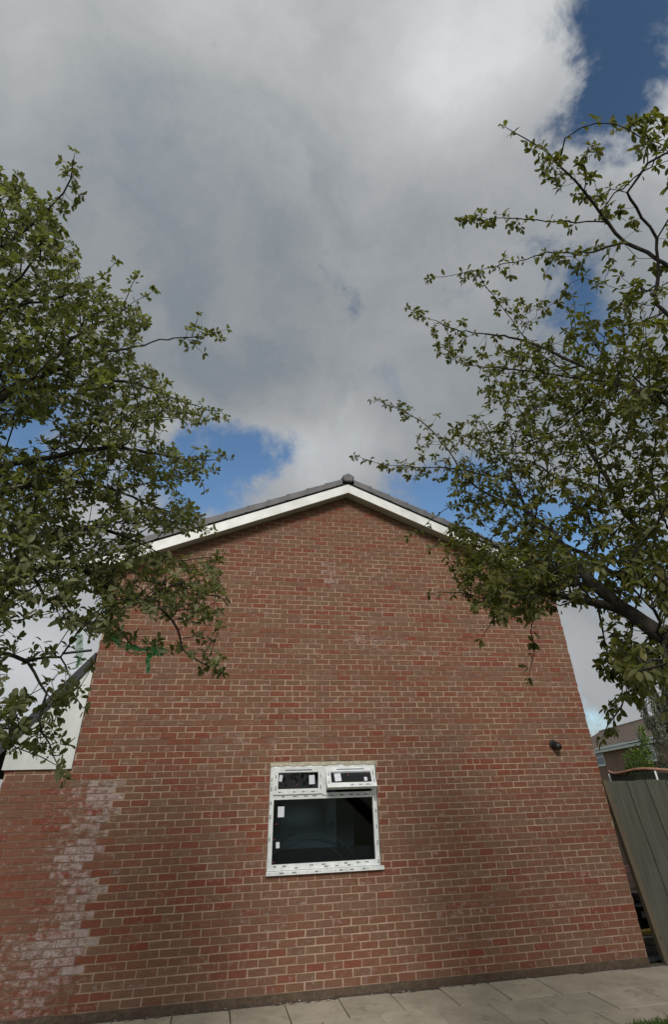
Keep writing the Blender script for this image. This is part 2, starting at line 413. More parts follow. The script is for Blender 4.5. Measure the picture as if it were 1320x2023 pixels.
class Wall:
    def __init__(s): s.b = MB(); s.salt = []; s.dirt = []; s.mo = MB()
    def brick(s, x0, x1, z0, z1, tint, sa, di, yo=0., clip=None):
        if x1-x0 < .015: return
        if clip:
            za, zb = min(z1, clip(x0)), min(z1, clip(x1))
            if za <= z0+.004 and zb <= z0+.004: return
            za, zb = max(za, z0+.001), max(zb, z0+.001)
        else: za = zb = z1
        j = lambda: rnd.uniform(-.0022, .0022)
        y = yo+rnd.uniform(-.003, .002); d = .012
        p = [(x0+j(), y, z0+j()), (x1+j(), y, z0+j()), (x1, d, z0), (x0, d, z0), (x0+j(), y, za+j()), (x1+j(), y, zb+j()), (x1, d, zb), (x0, d, za)]
        b = len(s.b.v); s.b.v += p; s.b.a += [tint]*8; s.salt += [sa]*8; s.dirt += [di]*8
        for f in ((3, 2, 1, 0), (4, 5, 6, 7), (0, 1, 5, 4), (1, 2, 6, 5), (3, 0, 4, 7)):
            s.b.f.append(tuple(b+i for i in f)); s.b.m.append(0)
    def finish(s, name, parent):
        o = s.b.build(name, [M['brick']], parent)
        for nm, arr in (('salt', s.salt), ('dirt', s.dirt)):
            o.data.attributes.new(nm, 'FLOAT', 'POINT').data.foreach_set('value', arr)
        return o
wl = Wall(); J = .0062
prev = .5
for k in range(-2, 88):
    z0, z1 = .10+k*.075, .175+k*.075
    if k == -2: z0 = -.05
    side_ext = z0 < 2.32
    xl = -1.13 if side_ext else XL
    wob = rnd.uniform(-.010, .010)+(.05 if 62 < k < 66 else 0)
    n = -7
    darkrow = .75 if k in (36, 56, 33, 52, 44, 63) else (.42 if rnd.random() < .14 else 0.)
    while True:
        x0 = (n+(0 if k % 2 == 0 else .5))*.225+wob; x1 = x0+.225; n += 1
        if x1 < xl: continue
        if x0 > XR: break
        a, b = max(x0, xl-.005), min(x1, XR+.005)
        if b-a < .03: continue
        t = rnd.random()
        if rnd.random() < .28: t = prev            # neighbours from one pack often match
        prev = t
        t = t**.62
        if (a+b)/2 < .02 and k < 26: t *= .8
        pieces = split(a, b, z0, z1)
        half = len(pieces) == 1 and rnd.random() < .012
        for (u, v) in pieces:
            xm = (u+v)/2
            seg = [(u, v)] if not half else [(u, (u+v)/2), ((u+v)/2, v)]
            for (q0, q1) in seg:
                xm = (q0+q1)/2
                sa = max(0., salt(xm, z0+.037)*rnd.uniform(.75, 1.2)+rnd.uniform(0, .16))
                di = 1. if k == -1 else (.3*rnd.random() if k == 0 else max(0, rnd.random()-.80)*1.2)
                if k < 0 and xm < .6: sa = max(sa, .55*rnd.random())
                if k == -2: di = .95
                jl = J if q0 > xl else 0; jr = J if q1 < XR else 0
                cl_ = roofz if k > 60 else None
                jb = .004*rnd.random()
                wl.brick(q0+jl+(rnd.uniform(-.002, .003)), q1-jr+rnd.uniform(-.003, .002), z0+J, z1-J, t, sa, di, clip=cl_)
    # the mortar behind the course, in short lengths
    x = xl
    while x < XR-.001:
        xe = min(x+.12 if x < .4 else x+.3, XR)
        for (u, v) in split(x, xe, z0, z1):
            a_ = max(.0, darkrow*rnd.uniform(.6, 1.1) if rnd.random() < .8 else 0)
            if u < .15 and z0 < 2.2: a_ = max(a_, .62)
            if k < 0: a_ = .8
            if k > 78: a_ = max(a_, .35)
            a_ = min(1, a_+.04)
            zb0, zb1 = (min(z1, roofz(u)), min(z1, roofz(v))) if k > 60 else (z1, z1)
            if zb0 > z0 or zb1 > z0:
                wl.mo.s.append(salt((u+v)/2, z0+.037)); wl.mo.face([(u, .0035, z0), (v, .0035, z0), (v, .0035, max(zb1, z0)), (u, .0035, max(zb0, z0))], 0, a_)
        x = xe
wl.finish('wall', house)
mo_ = wl.mo.build('mortar', M['mortar'], house)
mo_.data.attributes.new('salt', 'FLOAT', 'POINT').data.foreach_set('value', [q for q in wl.mo.s for _ in range(4)])
# body of the house behind the outer face
b = MB()
D1 = 8.2
b.face([(XR, .012, -.05), (XR, D1, -.05), (XR, D1, roofz(XR)), (XR, .012, roofz(XR))], 0, .3)
b.face([(XL, D1, -.05), (XL, .012, -.05), (XL, .012, roofz(XL)), (XL, D1, roofz(XL))], 0, .3)
b.face([(XR, D1, -.05), (XL, D1, -.05), (XL, D1, roofz(XL)), (XA, D1, ZA), (XR, D1, roofz(XR))], 0, .3)
b.face([(XL, .014, 2.3), (XL, .014, roofz(XL)), (XA, .014, ZA), (XR, .014, roofz(XR)), (XR, .014, 2.355), (XL, .014, 2.355)][::-1][:0] or [(XL, .016, 2.36), (XR, .016, 2.36), (XR, .016, roofz(XR)), (XA, .016, ZA), (XL, .016, roofz(XL))], 0, .3)
b.build('side_walls', M['brick'], house)
# roof: two slopes, tiled in courses
for nm, s in (('roof', -1), ('roof', 1)):
    r = MB(); L = XA-XL+.35 if s < 0 else XR-XA+.14
    cour = 13; run = L/cour
    for c in range(cour):
        xa, xb = XA+s*run*c, XA+s*(run*(c+1)+.03)
        za, zb = ZA+.19-SL*run*c, ZA+.19+.022-SL*(run*(c+1)+.03)
        y = -.19; nt_ = 28
        for q in range(nt_):
            y0, y1 = y+(D1+.35)/nt_*q, y+(D1+.35)/nt_*(q+1)-.004
            pts = [(xa, y0, za), (xb, y0, zb), (xb, y1, zb), (xa, y1, za)]
            if s < 0: pts = pts[::-1]
            r.hexa([(u, v, ww-.025) for u, v, ww in pts]+[(u, v, ww) for u, v, ww in pts])
    ro = r.build(nm, M['tile'], house)
# bargeboard (one each slope), soffit, verge caps, ridge cap
YB = -.215
for s in (-1, 1):
    xe = (XL-.40) if s < 0 else (XR+.16)
    q = [(XA, ZA-.022), (xe, roofz(xe)-.022), (xe, roofz(xe)+.148), (XA, ZA+.148)]
    if s < 0: q = q[::-1]
    q = q if s > 0 else q
    e = MB(); e.extrude(q if s > 0 else q, YB, YB+.018); o = e.build('bargeboard', M['fascia'], house)
    e = MB()
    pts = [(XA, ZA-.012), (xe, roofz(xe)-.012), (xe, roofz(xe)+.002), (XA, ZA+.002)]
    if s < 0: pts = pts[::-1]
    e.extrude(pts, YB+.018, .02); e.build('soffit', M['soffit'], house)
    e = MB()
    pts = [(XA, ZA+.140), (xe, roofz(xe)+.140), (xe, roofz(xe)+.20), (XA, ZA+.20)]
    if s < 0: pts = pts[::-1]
    e.extrude(pts, YB+.004, YB+.05); e.build('verge_gap_shade', M['dark'], house)  # solid black strip stands in for the shade in the gap under the caps
    L = abs(xe-XA); stp = .345; k = 0; x = .10
    while x < L:
        a, b2 = XA+s*x, XA+s*(x+stp+.012)
        lift = .006
        za, zb = ZA-SL*x, ZA-SL*(x+stp+.012)
        c = MB()
        prof = [(a+s*.012, za+.177-lift), (b2+s*.016, zb+.177-.006), (b2, zb+.245), (b2-s*.012, zb+.292+.012), (a, za+.292-lift)]
        if s < 0: prof = prof[::-1]
        c.extrude(prof, YB-.022, YB+.10)
        # raised lip that covers the next cap's joint
        lip = [(b2-s*.045, zb+.181+SL*.045), (b2+s*.012, zb+.175), (b2-s*.004, zb+.246), (b2-s*.018, zb+.31), (b2-s*.055, zb+.308+SL*.045)]
        if s < 0: lip = lip[::-1]
        c.extrude(lip, YB-.029, YB+.10)
        c.build('verge_cap', M['verge'], house, bevel=.004)
        x += stp
rc = MB()
hexp = [(XA-.07, ZA+.19), (XA+.07, ZA+.19), (XA+.118, ZA+.27), (XA+.108, ZA+.30), (XA, ZA+.362), (XA-.108, ZA+.30), (XA-.118, ZA+.27)]
rc.extrude(hexp, YB-.05, YB+.06)
ins = [(XA+(x-XA)*.82, (z-ZA-.275)*.82+ZA+.275) for x, z in hexp]
rc.extrude(ins, YB-.058, YB-.045)
rc.build('ridge_end_cap', M['verge'], house, bevel=.006)
rc = MB()
for i in range(18):
    pts = [(XA-.14, ZA+.22), (XA+.14, ZA+.22), (XA+.135, ZA+.28), (XA, ZA+.345), (XA-.135, ZA+.28)]
    rc.extrude(pts, YB+.06+i*.46, YB+.06+(i+1)*.46-.008)
rc.build('ridge_tiles', M['tile'], house)
# eaves gutters (grey) hardly seen behind the trees
for s, xg in ((-1, XL-.36), (1, XR+.17)):
    e = MB(); e.tube([(xg, YB, roofz(xg)+.06), (xg, D1, roofz(xg)+.06)], .055, 10); e.build('gutter', M['black'], house)

# ---- window
def frame_ring(mb, x0, x1, z0, z1, w_, y0, y1, wb=None):
    wb = wb or w_
    mb.box(x0, x1, y0, y1, z0, z0+wb); mb.box(x0, x1, y0, y1, z1-w_, z1)
    mb.box(x0, x0+w_, y0, y1, z0+wb, z1-w_); mb.box(x1-w_, x1, y0, y1, z0+wb, z1-w_)
def prints(mb, x0, x1, z0, z1, y, vertical=False, step=.10, prob=.8):
    """the dark, unreadable marks printed along the protective tape"""
    L = (z1-z0) if vertical else (x1-x0); s = .02
    while s < L-.06:
        ln = rnd.choice((.044, .05, .055, .038)); 
        if rnd.random() < prob:
            hgt = .016
            nseg = rnd.choice((3, 4)); 
            for q in range(nseg):
                u = s+ln*q/nseg; v = u+ln/nseg*.72; hh = hgt*rnd.uniform(.7, 1)
                if vertical: mb.face([(x0-hh/2, y, z0+u), (x0+hh/2, y, z0+u), (x0+hh/2, y, z0+v), (x0-hh/2, y, z0+v)], 1)
                else: mb.face([(x0+u, y, z0-hh/2), (x0+v, y, z0-hh/2), (x0+v, y, z0+hh/2), (x0+u, y, z0+hh/2)], 1)
        if rnd.random() < .6:
            u = s+ln+.02; hh = .004
            if vertical: mb.face([(x0-hh, y, z0+u), (x0+hh, y, z0+u), (x0+hh, y, z0+u+.008), (x0-hh, y, z0+u+.008)], 1)
            else: mb.face([(x0+u, y, z0-hh), (x0+u+.008, y, z0-hh), (x0+u+.008, y, z0+hh), (x0+u, y, z0+hh)], 1)
        s += step*rnd.uniform(.75, 1.25)
YF = .022
MX, TZ = 2.945, 1.955
wf = MB()
X0, X1, Z0, Z1 = WX0+.004, WX1-.006, WZ0+.035, WZ1-.030
# outer frame, mullion, transom
wf.box(X0, X0+.058, YF, YF+.07, Z0, Z1); wf.box(X1-.058, X1, YF, YF+.07, Z0, Z1)
wf.box(X0+.058, X1-.058, YF, YF+.07, Z0, Z0+.060); wf.box(X0+.058, X1-.058, YF, YF+.07, Z1-.045, Z1)
wf.box(X0+.058, X1-.058, YF, YF+.07, TZ-.032, TZ+.032); wf.box(MX-.03, MX+.03, YF, YF+.07, TZ+.032, Z1-.045)
prints(wf, X0+.02, X0+.02, Z0, Z1, YF-.001, True, .13); prints(wf, X1-.022, 0, Z0, TZ+.05, YF-.001, True, .16)
prints(wf, X0+.04, X1-.06, TZ, 0, YF-.001, step=.125); prints(wf, X0+.06, X1-.04, Z0+.040, 0, YF-.001, step=.13)
prints(wf, X0+.1, X1-.3, Z0+.018, 0, YF-.001, step=.19, prob=.6)
win = wf.build('window', [M['tape'], M['print']], house)
win['label'] = 'white framed window still wrapped in printed protective tape'
e = MB(); e.box(WX0-.006, WX1+.030, -.040, YF+.05, WZ0-.008, WZ0+.032)
prints(e, WX0+.02, WX1-.02, WZ0+.014, 0, -.0412, step=.15, prob=.7)
e.build('sill', [M['tape'], M['print']], win, bevel=.003)
# foam and torn tape above the frame
e = MB(); nn = 40
for i in range(nn):
    xa, xb = WX0+(WX1-WX0)*i/nn, WX0+(WX1-WX0)*(i+1)/nn
    h0, h1 = [Z1-.004-.014*abs(math.sin(t*9+.7*math.sin(t*23)))-.006*math.sin(t*41) for t in (xa, xb)]
    e.hexa([(xa, .012, h0), (xb, .012, h1), (xb, .07, h1), (xa, .07, h0), (xa, .006, WZ1-.002), (xb, .006, WZ1-.002), (xb, .07, WZ1-.002), (xa, .07, WZ1-.002)])
e.build('sealant', M['cream'], win)
# reveals
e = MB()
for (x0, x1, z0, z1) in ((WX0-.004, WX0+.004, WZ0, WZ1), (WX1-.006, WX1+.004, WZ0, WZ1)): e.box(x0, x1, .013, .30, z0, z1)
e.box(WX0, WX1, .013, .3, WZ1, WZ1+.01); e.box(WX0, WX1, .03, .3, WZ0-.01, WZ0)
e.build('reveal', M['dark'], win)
# top left sash, shut
def sash(x0, x1, z0, z1, y0, mt=None):
    s = MB(); frame_ring(s, x0, x1, z0, z1, .062, y0, y0+.05)
    # glazing bead
    s.box(x0+.062, x1-.062, y0+.012, y0+.04, z1-.062-.006, z1-.062); 
    prints(s, x0+.05, x1-.02, z0+.028, 0, y0-.001, step=.11); prints(s, x0+.03, 0, z0+.03, z1-.03, y0-.001, True, .12)
    prints(s, x1-.03, 0, z0+.03, z1-.03, y0-.001, True, .11)
    # trickle vent slot
    s.box(x0+.15, x1-.15, y0-.006, y0+.002, z1-.040, z1-.028, 2)
    return s
s1 = sash(X0+.045, MX-.022, TZ+.022, Z1-.030, YF-.018)
o1 = s1.build('sash', [M['tape'], M['print'], M['board']], win, bevel=.002); o1['label'] = 'shut top left sash'
def pane(x0, x1, z0, z1, y, stick, dots, parent, xf=None):
    e = MB(); e.box(x0, x1, y, y+.006, z0, z1); e.build('pane', M['glass'], parent, xf=xf)
    for (a, b_, w_, h_, r_) in stick:
        e = MB(); c_, s_ = math.cos(r_), math.sin(r_)
        q = [(-w_/2, -h_/2), (w_/2, -h_/2), (w_/2, h_/2), (-w_/2, h_/2)]
        pts = [(a+u*c_-v*s_, b_+u*s_+v*c_) for u, v in q]
        e.hexa([(u, y-.002, v) for u, v in (pts[0], pts[1])]+[(u, y-.0005, v) for u, v in (pts[1], pts[0])]+[(u, y-.002, v) for u, v in (pts[3], pts[2])]+[(u, y-.0005, v) for u, v in (pts[2], pts[3])])
        e.build('sticker', M['sticker'], parent, xf=xf)
    if dots:
        for (a, b_) in dots:
            e = MB(); e.box(a-.008, a+.008, y-.0015, y-.0005, b_-.007, b_+.007)
            e.build('red_mark', M['red'], parent, xf=xf)
yp = YF+.008
pane(X0+.105, MX-.084, TZ+.082, Z1-.09, yp, [(2.345, 2.165, .045, .075, -.15), (2.775, 2.140, .078, .105, .05)], [(2.585, 2.235), (2.755, 2.245), (2.565, 2.09)], o1)
# top right sash, hinged at its head and propped open
hz, hy = Z1-.012, YF-.02
s2 = sash(MX+.015, X1-.028, TZ+.070, Z1-.022, YF-.022)
xf = Matrix.Translation((0, hy-.012, hz-.022)) @ Matrix.Rotation(math.radians(-30), 4, 'X') @ Matrix.Translation((0, -hy, -hz))
s2.box(MX+.015, X1-.028, YF+.028, YF+.034, TZ+.072, TZ+.09, 0)
o2 = s2.build('sash', [M['tape'], M['print'], M['board']], win, bevel=.002, xf=xf); o2['label'] = 'top right sash tilted open'
pane(MX+.075, X1-.088, TZ+.130, Z1-.082, YF-.006, [(3.120, 2.165, .090, .105, .06), (3.51, 2.135, .042, .05, 0)], [(3.27, 2.19), (3.545, 2.21), (3.545, 2.14)], o2, xf)
# big pane
pane(X0+.056, X1-.056, Z0+.058, TZ-.030, YF+.03, [(2.365, 1.79, .085, .115, 0), (2.335, 1.44, .046, .062, .05)], [(2.305, 1.66), (2.285, 1.5), (2.285, 1.27)], win)
# bare room; solid shapes behind the glass stand in for reflections in the pane
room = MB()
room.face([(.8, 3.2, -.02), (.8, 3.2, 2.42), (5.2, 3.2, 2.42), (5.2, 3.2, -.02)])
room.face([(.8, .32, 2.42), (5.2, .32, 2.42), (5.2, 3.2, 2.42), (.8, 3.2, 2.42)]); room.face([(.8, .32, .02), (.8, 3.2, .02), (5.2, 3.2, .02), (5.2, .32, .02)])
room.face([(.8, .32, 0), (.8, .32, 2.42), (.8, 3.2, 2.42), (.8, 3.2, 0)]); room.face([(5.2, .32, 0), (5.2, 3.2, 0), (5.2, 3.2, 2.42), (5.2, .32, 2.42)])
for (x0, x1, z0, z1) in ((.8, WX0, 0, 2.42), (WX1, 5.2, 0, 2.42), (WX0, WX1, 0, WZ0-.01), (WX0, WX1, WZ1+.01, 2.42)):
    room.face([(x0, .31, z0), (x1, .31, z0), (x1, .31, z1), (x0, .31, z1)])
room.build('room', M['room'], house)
e = MB(); e.box(2.15, 3.22, .62, .66, .9, 2.20); e.box(2.42, 3.20, .605, .618, 1.15, 1.98, 0)
for (x, z) in ((2.55, 1.52), (3.14, 1.62)): e.box(x-.012, x+.012, .598, .606, z-.012, z+.012, 1)
e.extrude([(2.31+.07*math.cos(t), 1.62+.05*math.sin(t)) for t in [math.pi*k/8 for k in range(9)]], .608, .619, 1)
refl = e.build('reflection_shape', [M['board'], M['reflection_dark']], house)
e = MB(); e.box(3.25, 3.60, 1.2, 1.24, 1.3, 1.85); e.build('reflection_shape', M['board'], house)
for (cx_, rx_, zc, rz_, rr) in ((2.85, .62, 1.12, .40, .006), (2.75, .56, 1.10, .34, .005)):
    e = MB(); e.tube([(cx_+rx_*math.cos(t), .5, zc+rz_*math.sin(t)) for t in [math.pi*(.1+.8*k/18) for k in range(19)]], rr, 6)
    e.build('reflection_arc', M['board'], house, smooth=True)
e = MB(); e.box(2.0, 3.9, .5, .56, .95, 1.36); e.build('reflection_panel', M['reflection_dark'], house)

# ---- lean-to on the left: cladding and verge of its steep roof
e = MB()
def leanz(x): return 3.60+(x+.35)*1.235
x = -1.17
while x < -.36:
    x2 = min(x+.10, -.352)
    e.hexa([(x, -.028, 2.325), (x2-.006, -.028, 2.325), (x2-.006, -.004, 2.325), (x, -.004, 2.325), (x, -.028, leanz(x)-.02), (x2-.006, -.028, leanz(x2)-.02), (x2-.006, -.004, leanz(x2)-.02), (x, -.004, leanz(x)-.02)])
    e.hexa([(x2-.006, -.0265, 2.327), (x2, -.0265, 2.327), (x2, -.004, 2.327), (x2-.006, -.004, 2.327), (x2-.006, -.0265, leanz(x2)-.03), (x2, -.0265, leanz(x2)-.03), (x2, -.004, leanz(x2)-.03), (x2-.006, -.004, leanz(x2)-.03)])
    x = x2
e.build('cladding', M['cladding'], house)
e = MB()
e.hexa([(-1.42, -.06, leanz(-1.42)-.02), (-.36, -.06, leanz(-.36)-.02), (-.36, 5, leanz(-.36)-.02), (-1.42, 5, leanz(-1.42)-.02), (-1.42, -.06, leanz(-1.42)+.15), (-.36, -.06, leanz(-.36)+.15), (-.36, 5, leanz(-.36)+.15), (-1.42, 5, leanz(-1.42)+.15)])
e.build('lean_to_roof', M['slate'], house)
e = MB(); e.tube([(-.80, -.075, leanz(-.36)+.12), (-.42, -.075, leanz(-.36)+.17)], .018, 8); e.build('overflow_pipe', M['black'], house)
e = MB(); e.face([(-1.13, 5, -.02), (-1.13, .012, -.02), (-1.13, .012, 2.33), (-1.13, 5, 2.33)], 0, .4)
e.face([(-1.13, .0, 2.325), (-.35, .0, 2.325), (-.35, 5, 2.325), (-1.13, 5, 2.325)], 0, .4)
e.build('lean_to_wall', M['brick'], house)

# ---------------------------------------------------------------- security camera on the wall
scx, scz = 6.52, 2.50
sc = empty('security_camera', (scx, 0, scz)); tag(sc, 'small black dome camera fixed high on the brick wall near its right corner', 'camera')
e = MB(); e.tube([(scx, .002, scz+.01), (scx, -.028, scz+.01)], [.062, .058], 28); e.build('base', M['black'], sc, bevel=.004)
e = MB()
prof = [(0, .036), (.02, .050), (.05, .056), (.085, .052), (.105, .036), (.112, .012)]
dd = Vector((.32, -.85, -.38)).normalized(); o_ = Vector((scx+.01, -.026, scz))
e.tube([o_+dd*t for t, _ in prof], [r_ for _, r_ in prof], 24); e.build('housing', M['black'], sc, smooth=True)
e = MB(); e.tube([o_+dd*.108, o_+dd*.118], [.020, .018], 16); ln = e.build('lens', M['glass'], sc)

# ---------------------------------------------------------------- fence
fe = empty('wooden_fence', (7.9, .05, 0)); tag(fe, 'grey green close board timber fence leaning beside the corner of the brick house', 'fence')
LEAN = .115
def fx(x, z): return x+LEAN*(2.02-z)
x = 7.255; k = 0
while x < 10.2:
    wd = rnd.uniform(.165, .185); yo = (.004 if k % 2 else -.014)
    e = MB(); z1 = 2.012+rnd.uniform(-.012, .012); x1 = x+wd+.018
    e.hexa([(fx(x, .03), yo, .03), (fx(x1, .03), yo-.002, .03), (fx(x1, .03), yo+.018, .03), (fx(x, .03), yo+.018, .03), (fx(x, z1), yo, z1), (fx(x1, z1), yo-.002, z1), (fx(x1, z1), yo+.018, z1), (fx(x, z1), yo+.018, z1)], 0, rnd.random())
    for zz in (.40, 1.05, 1.75):
        for xo in (.035, .13):
            xn = fx(x+xo, zz); e.box(xn-.005, xn+.005, yo-.004, yo+.004, zz-.005, zz+.005, 1)
    e.build('board', [M['plank'], M['black']], fe); x += wd; k += 1
e = MB(); z1 = 2.03
e.hexa([(fx(7.19, 0), -.03, 0), (fx(7.262, 0), -.03, 0), (fx(7.262, 0), .05, 0), (fx(7.19, 0), .05, 0), (fx(7.19, z1), -.03, z1), (fx(7.262, z1), -.03, z1), (fx(7.262, z1), .05, z1), (fx(7.19, z1), .05, z1)], 0, .3)
e.build('post', M['post'], fe, bevel=.004)
for zz in (.35, 1.0, 1.7):
    e = MB(); e.hexa([(fx(7.26, zz), .035, zz), (fx(10.2, zz), .035, zz), (fx(10.2, zz), .075, zz), (fx(7.26, zz), .075, zz), (fx(7.26, zz), .035, zz+.07), (fx(10.2, zz), .035, zz+.07), (fx(10.2, zz), .075, zz+.07), (fx(7.26, zz), .075, zz+.07)], 0, .5)
    e.build('rail', M['post'], fe)

# ---------------------------------------------------------------- things in the gap behind the fence
M['shed'] = mat('dark brown boards', (.035, .024, .016), .9)
M['pink'] = mat('pink plaster board', rough=.8, build=vary((.30, .13, .11), (.55, .38, .34), 6))
M['galv'] = mat('galvanised metal', rough=.35, metal=.8, build=vary((.30, .30, .31), (.55, .55, .56), 12))
M['yellow'] = mat('yellow plastic', rough=.45, build=vary((.48, .36, .03), (.60, .46, .05), 10))
M['sack'] = mat('grey sack', rough=.85, build=vary((.20, .19, .17), (.34, .33, .31), 7, bumps=.6))
M['label_grey'] = mat('grey label', (.32, .33, .35), .6)
e = MB(); e.box(8.02, 8.20, 1.30, 1.34, .60, .885); e.box(8.02, 8.20, 1.295, 1.30, .80, .88)
tag(e.build('plaster_board', M['pink'], bevel=.004), 'pinkish board propped up in the gap between house and fence, above the metal tub', 'board')
tb = MB(); tb.tube([(8.06, 1.15, .46), (8.06, 1.15, .50), (8.06, 1.15, .565), (8.06, 1.15, .58)], [.06, .09, .10, .105], 20)
tag(tb.build('metal_tub', M['galv'], smooth=False), 'small shiny metal tub in the gap between house and fence', 'tub')
bb = empty('black_bin', (8.0, 1.0, 0)); tag(bb, 'black plastic bin with a grey label in the gap beside the fence', 'bin')
e = MB(); e.hexa([(7.84, .85, .02), (8.14, .85, .02), (8.14, 1.2, .02), (7.84, 1.2, .02), (7.80, .82, .44), (8.18, .82, .44), (8.18, 1.24, .44), (7.80, 1.24, .44)]); e.build('body', M['black'], bb, bevel=.015)
e = MB(); e.box(7.78, 8.2, .80, 1.26, .44, .465); e.build('lid', M['black'], bb, bevel=.006)
e = MB(); e.box(7.835, 7.915, .812, .818, .335, .405); e.build('label_plate', M['label_grey'], bb)
e = MB(); e.hexa([(7.60, .60, .19), (7.74, .52, .21), (7.80, .60, .22), (7.66, .66, .20), (7.60, .60, .23), (7.74, .52, .25), (7.80, .60, .26), (7.66, .66, .24)])
tag(e.build('yellow_strap', M['yellow'], bevel=.004), 'bright yellow plastic bar lying on the grey blocks in the gap', 'bar')
for i, (z, dx, lab) in enumerate(((.012, .0, 'lowest of the pale grey blocks stacked in the gap by the fence'), (.102, .03, 'upper pale grey block of the stack in the gap by the fence'))):
    e = MB(); e.hexa([(7.46+dx, .50, z), (7.90+dx, .44, z), (7.93+dx, .74, z), (7.49+dx, .80, z), (7.46+dx, .50, z+.085), (7.90+dx, .44, z+.085), (7.93+dx, .74, z+.085), (7.49+dx, .80, z+.085)])
    tag(e.build('concrete_block', M['sack'], bevel=.008), lab, 'block', 'blocks stacked behind the fence')
e = MB(); e.box(7.25, 8.6, .16, .38, 0, .03); e.box(7.25, 8.6, .18, .36, .0, .04)
tag(e.build('black_drain', M['black'], bevel=.01), 'black drain channel on the ground in the gap by the fence', 'drain')
bk = MB(); bk.box(7.22, 9.4, 2.2, 2.3, 0, 1.35); 
tag(bk.build('garden_wall', M['shed']), 'dark low wall at the back of the gap between house and fence', 'wall')

# ---------------------------------------------------------------- house across the way
nh = empty('distant_house', (40, 32, 0)); tag(nh, 'distant brown brick house with a dark tiled roof and white gutter beyond the fence', 'house')
A_ = np.array([36.568, 43.185, 0.]); d_ = np.array([-.2426, -.9701, 0.]); n_ = np.array([.9701, -.2426, 0.])
def P(s, o, z): q = A_+d_*s+n_*o; return (q[0], q[1], z)
def nbox(mb, s0, s1, o0, o1, z0, z1):
    mb.hexa([P(s0, o1, z0), P(s0, o0, z0), P(s1, o0, z0), P(s1, o1, z0), P(s0, o1, z1), P(s0, o0, z1), P(s1, o0, z1), P(s1, o1, z1)][::1])
M['farbrick'] = mat('distant brick', rough=.9, build=vary((.20, .125, .085), (.25, .16, .11), 1.2))
def fartile(t, b):
    co_ = obj_co(t); n = t.noise(co_, 1.5, 5, .6)
    link(t, t.mix(t.mr(n, .3, .7), (.155, .115, .09), (.21, .16, .13)), b.inputs['Base Color'])
M['fartile'] = mat('distant roof tile', rough=.85, build=fartile)
M['farglass'] = mat('distant glass', (.10, .12, .14), .1)
e = MB(); nbox(e, -8, 26, .45, 8.4, 0, 4.95); 
e.face([P(26, .45, 4.95), P(26, 8.4, 4.95), P(26, 3.6+.8, 6.9)]); e.build('wall', M['farbrick'], nh)
e = MB()
for c in range(14):
    o0, o1 = 4.4-(4.4+.1)*(c/14.), 4.4-(4.4+.1)*((c+1)/14.)-.03
    z0, z1 = 7.1-2.05*c/14., 7.1-2.05*(c+1)/14.+.035
    e.hexa([P(-9, o0, z0-.05), P(-9, o1, z1-.05), P(26.4, o1, z1-.05), P(26.4, o0, z0-.05), P(-9, o0, z0), P(-9, o1, z1), P(26.4, o1, z1), P(26.4, o0, z0)])
e.hexa([P(-9, 9, 5), P(-9, 4.4, 7.05), P(26.4, 4.4, 7.05), P(26.4, 9, 5), P(-9, 9, 5.05), P(-9, 4.4, 7.12), P(26.4, 4.4, 7.12), P(26.4, 9, 5.05)])
ro = e.build('roof', M['fartile'], nh)
e = MB(); e.tube([P(-9, 4.4, 7.12), P(26.4, 4.4, 7.12)], .11, 8); e.build('ridge', M['fartile'], ro)
e = MB(); nbox(e, -9, 26.3, -.12, .02, 4.90, 5.03); e.build('gutter', M['fascia'], nh)
e = MB(); nbox(e, -9, 26.3, .03, .45, 4.66, 4.86); e.build('fascia', M['fascia'], nh)
for s in (-3.3, 2.9+3, 12):
    pass
def nwin(s0, s1, z0, z1):
    f = MB(); t_ = .08
    nbox(f, s0, s1, .38, .45, z0, z0+t_*1.6); nbox(f, s0, s1, .38, .45, z1-t_, z1); nbox(f, s0, s0+t_, .38, .45, z0, z1); nbox(f, s1-t_, s1, .38, .45, z0, z1)
    nbox(f, s0, s1, .385, .45, z1-.42, z1-.34)
    wo = f.build('window', M['fascia'], nh)
    g_ = MB(); nbox(g_, s0+t_, s1-t_, .41, .44, z0+t_, z1-t_); g_.build('pane', M['farglass'], wo)
nwin(-1.6, .75, 3.62, 4.72); nwin(9.5, 11.2, 3.5, 4.6); nwin(17, 18.8, 3.5, 4.6)
nwin(-1.6, .4, 1.0, 2.3)

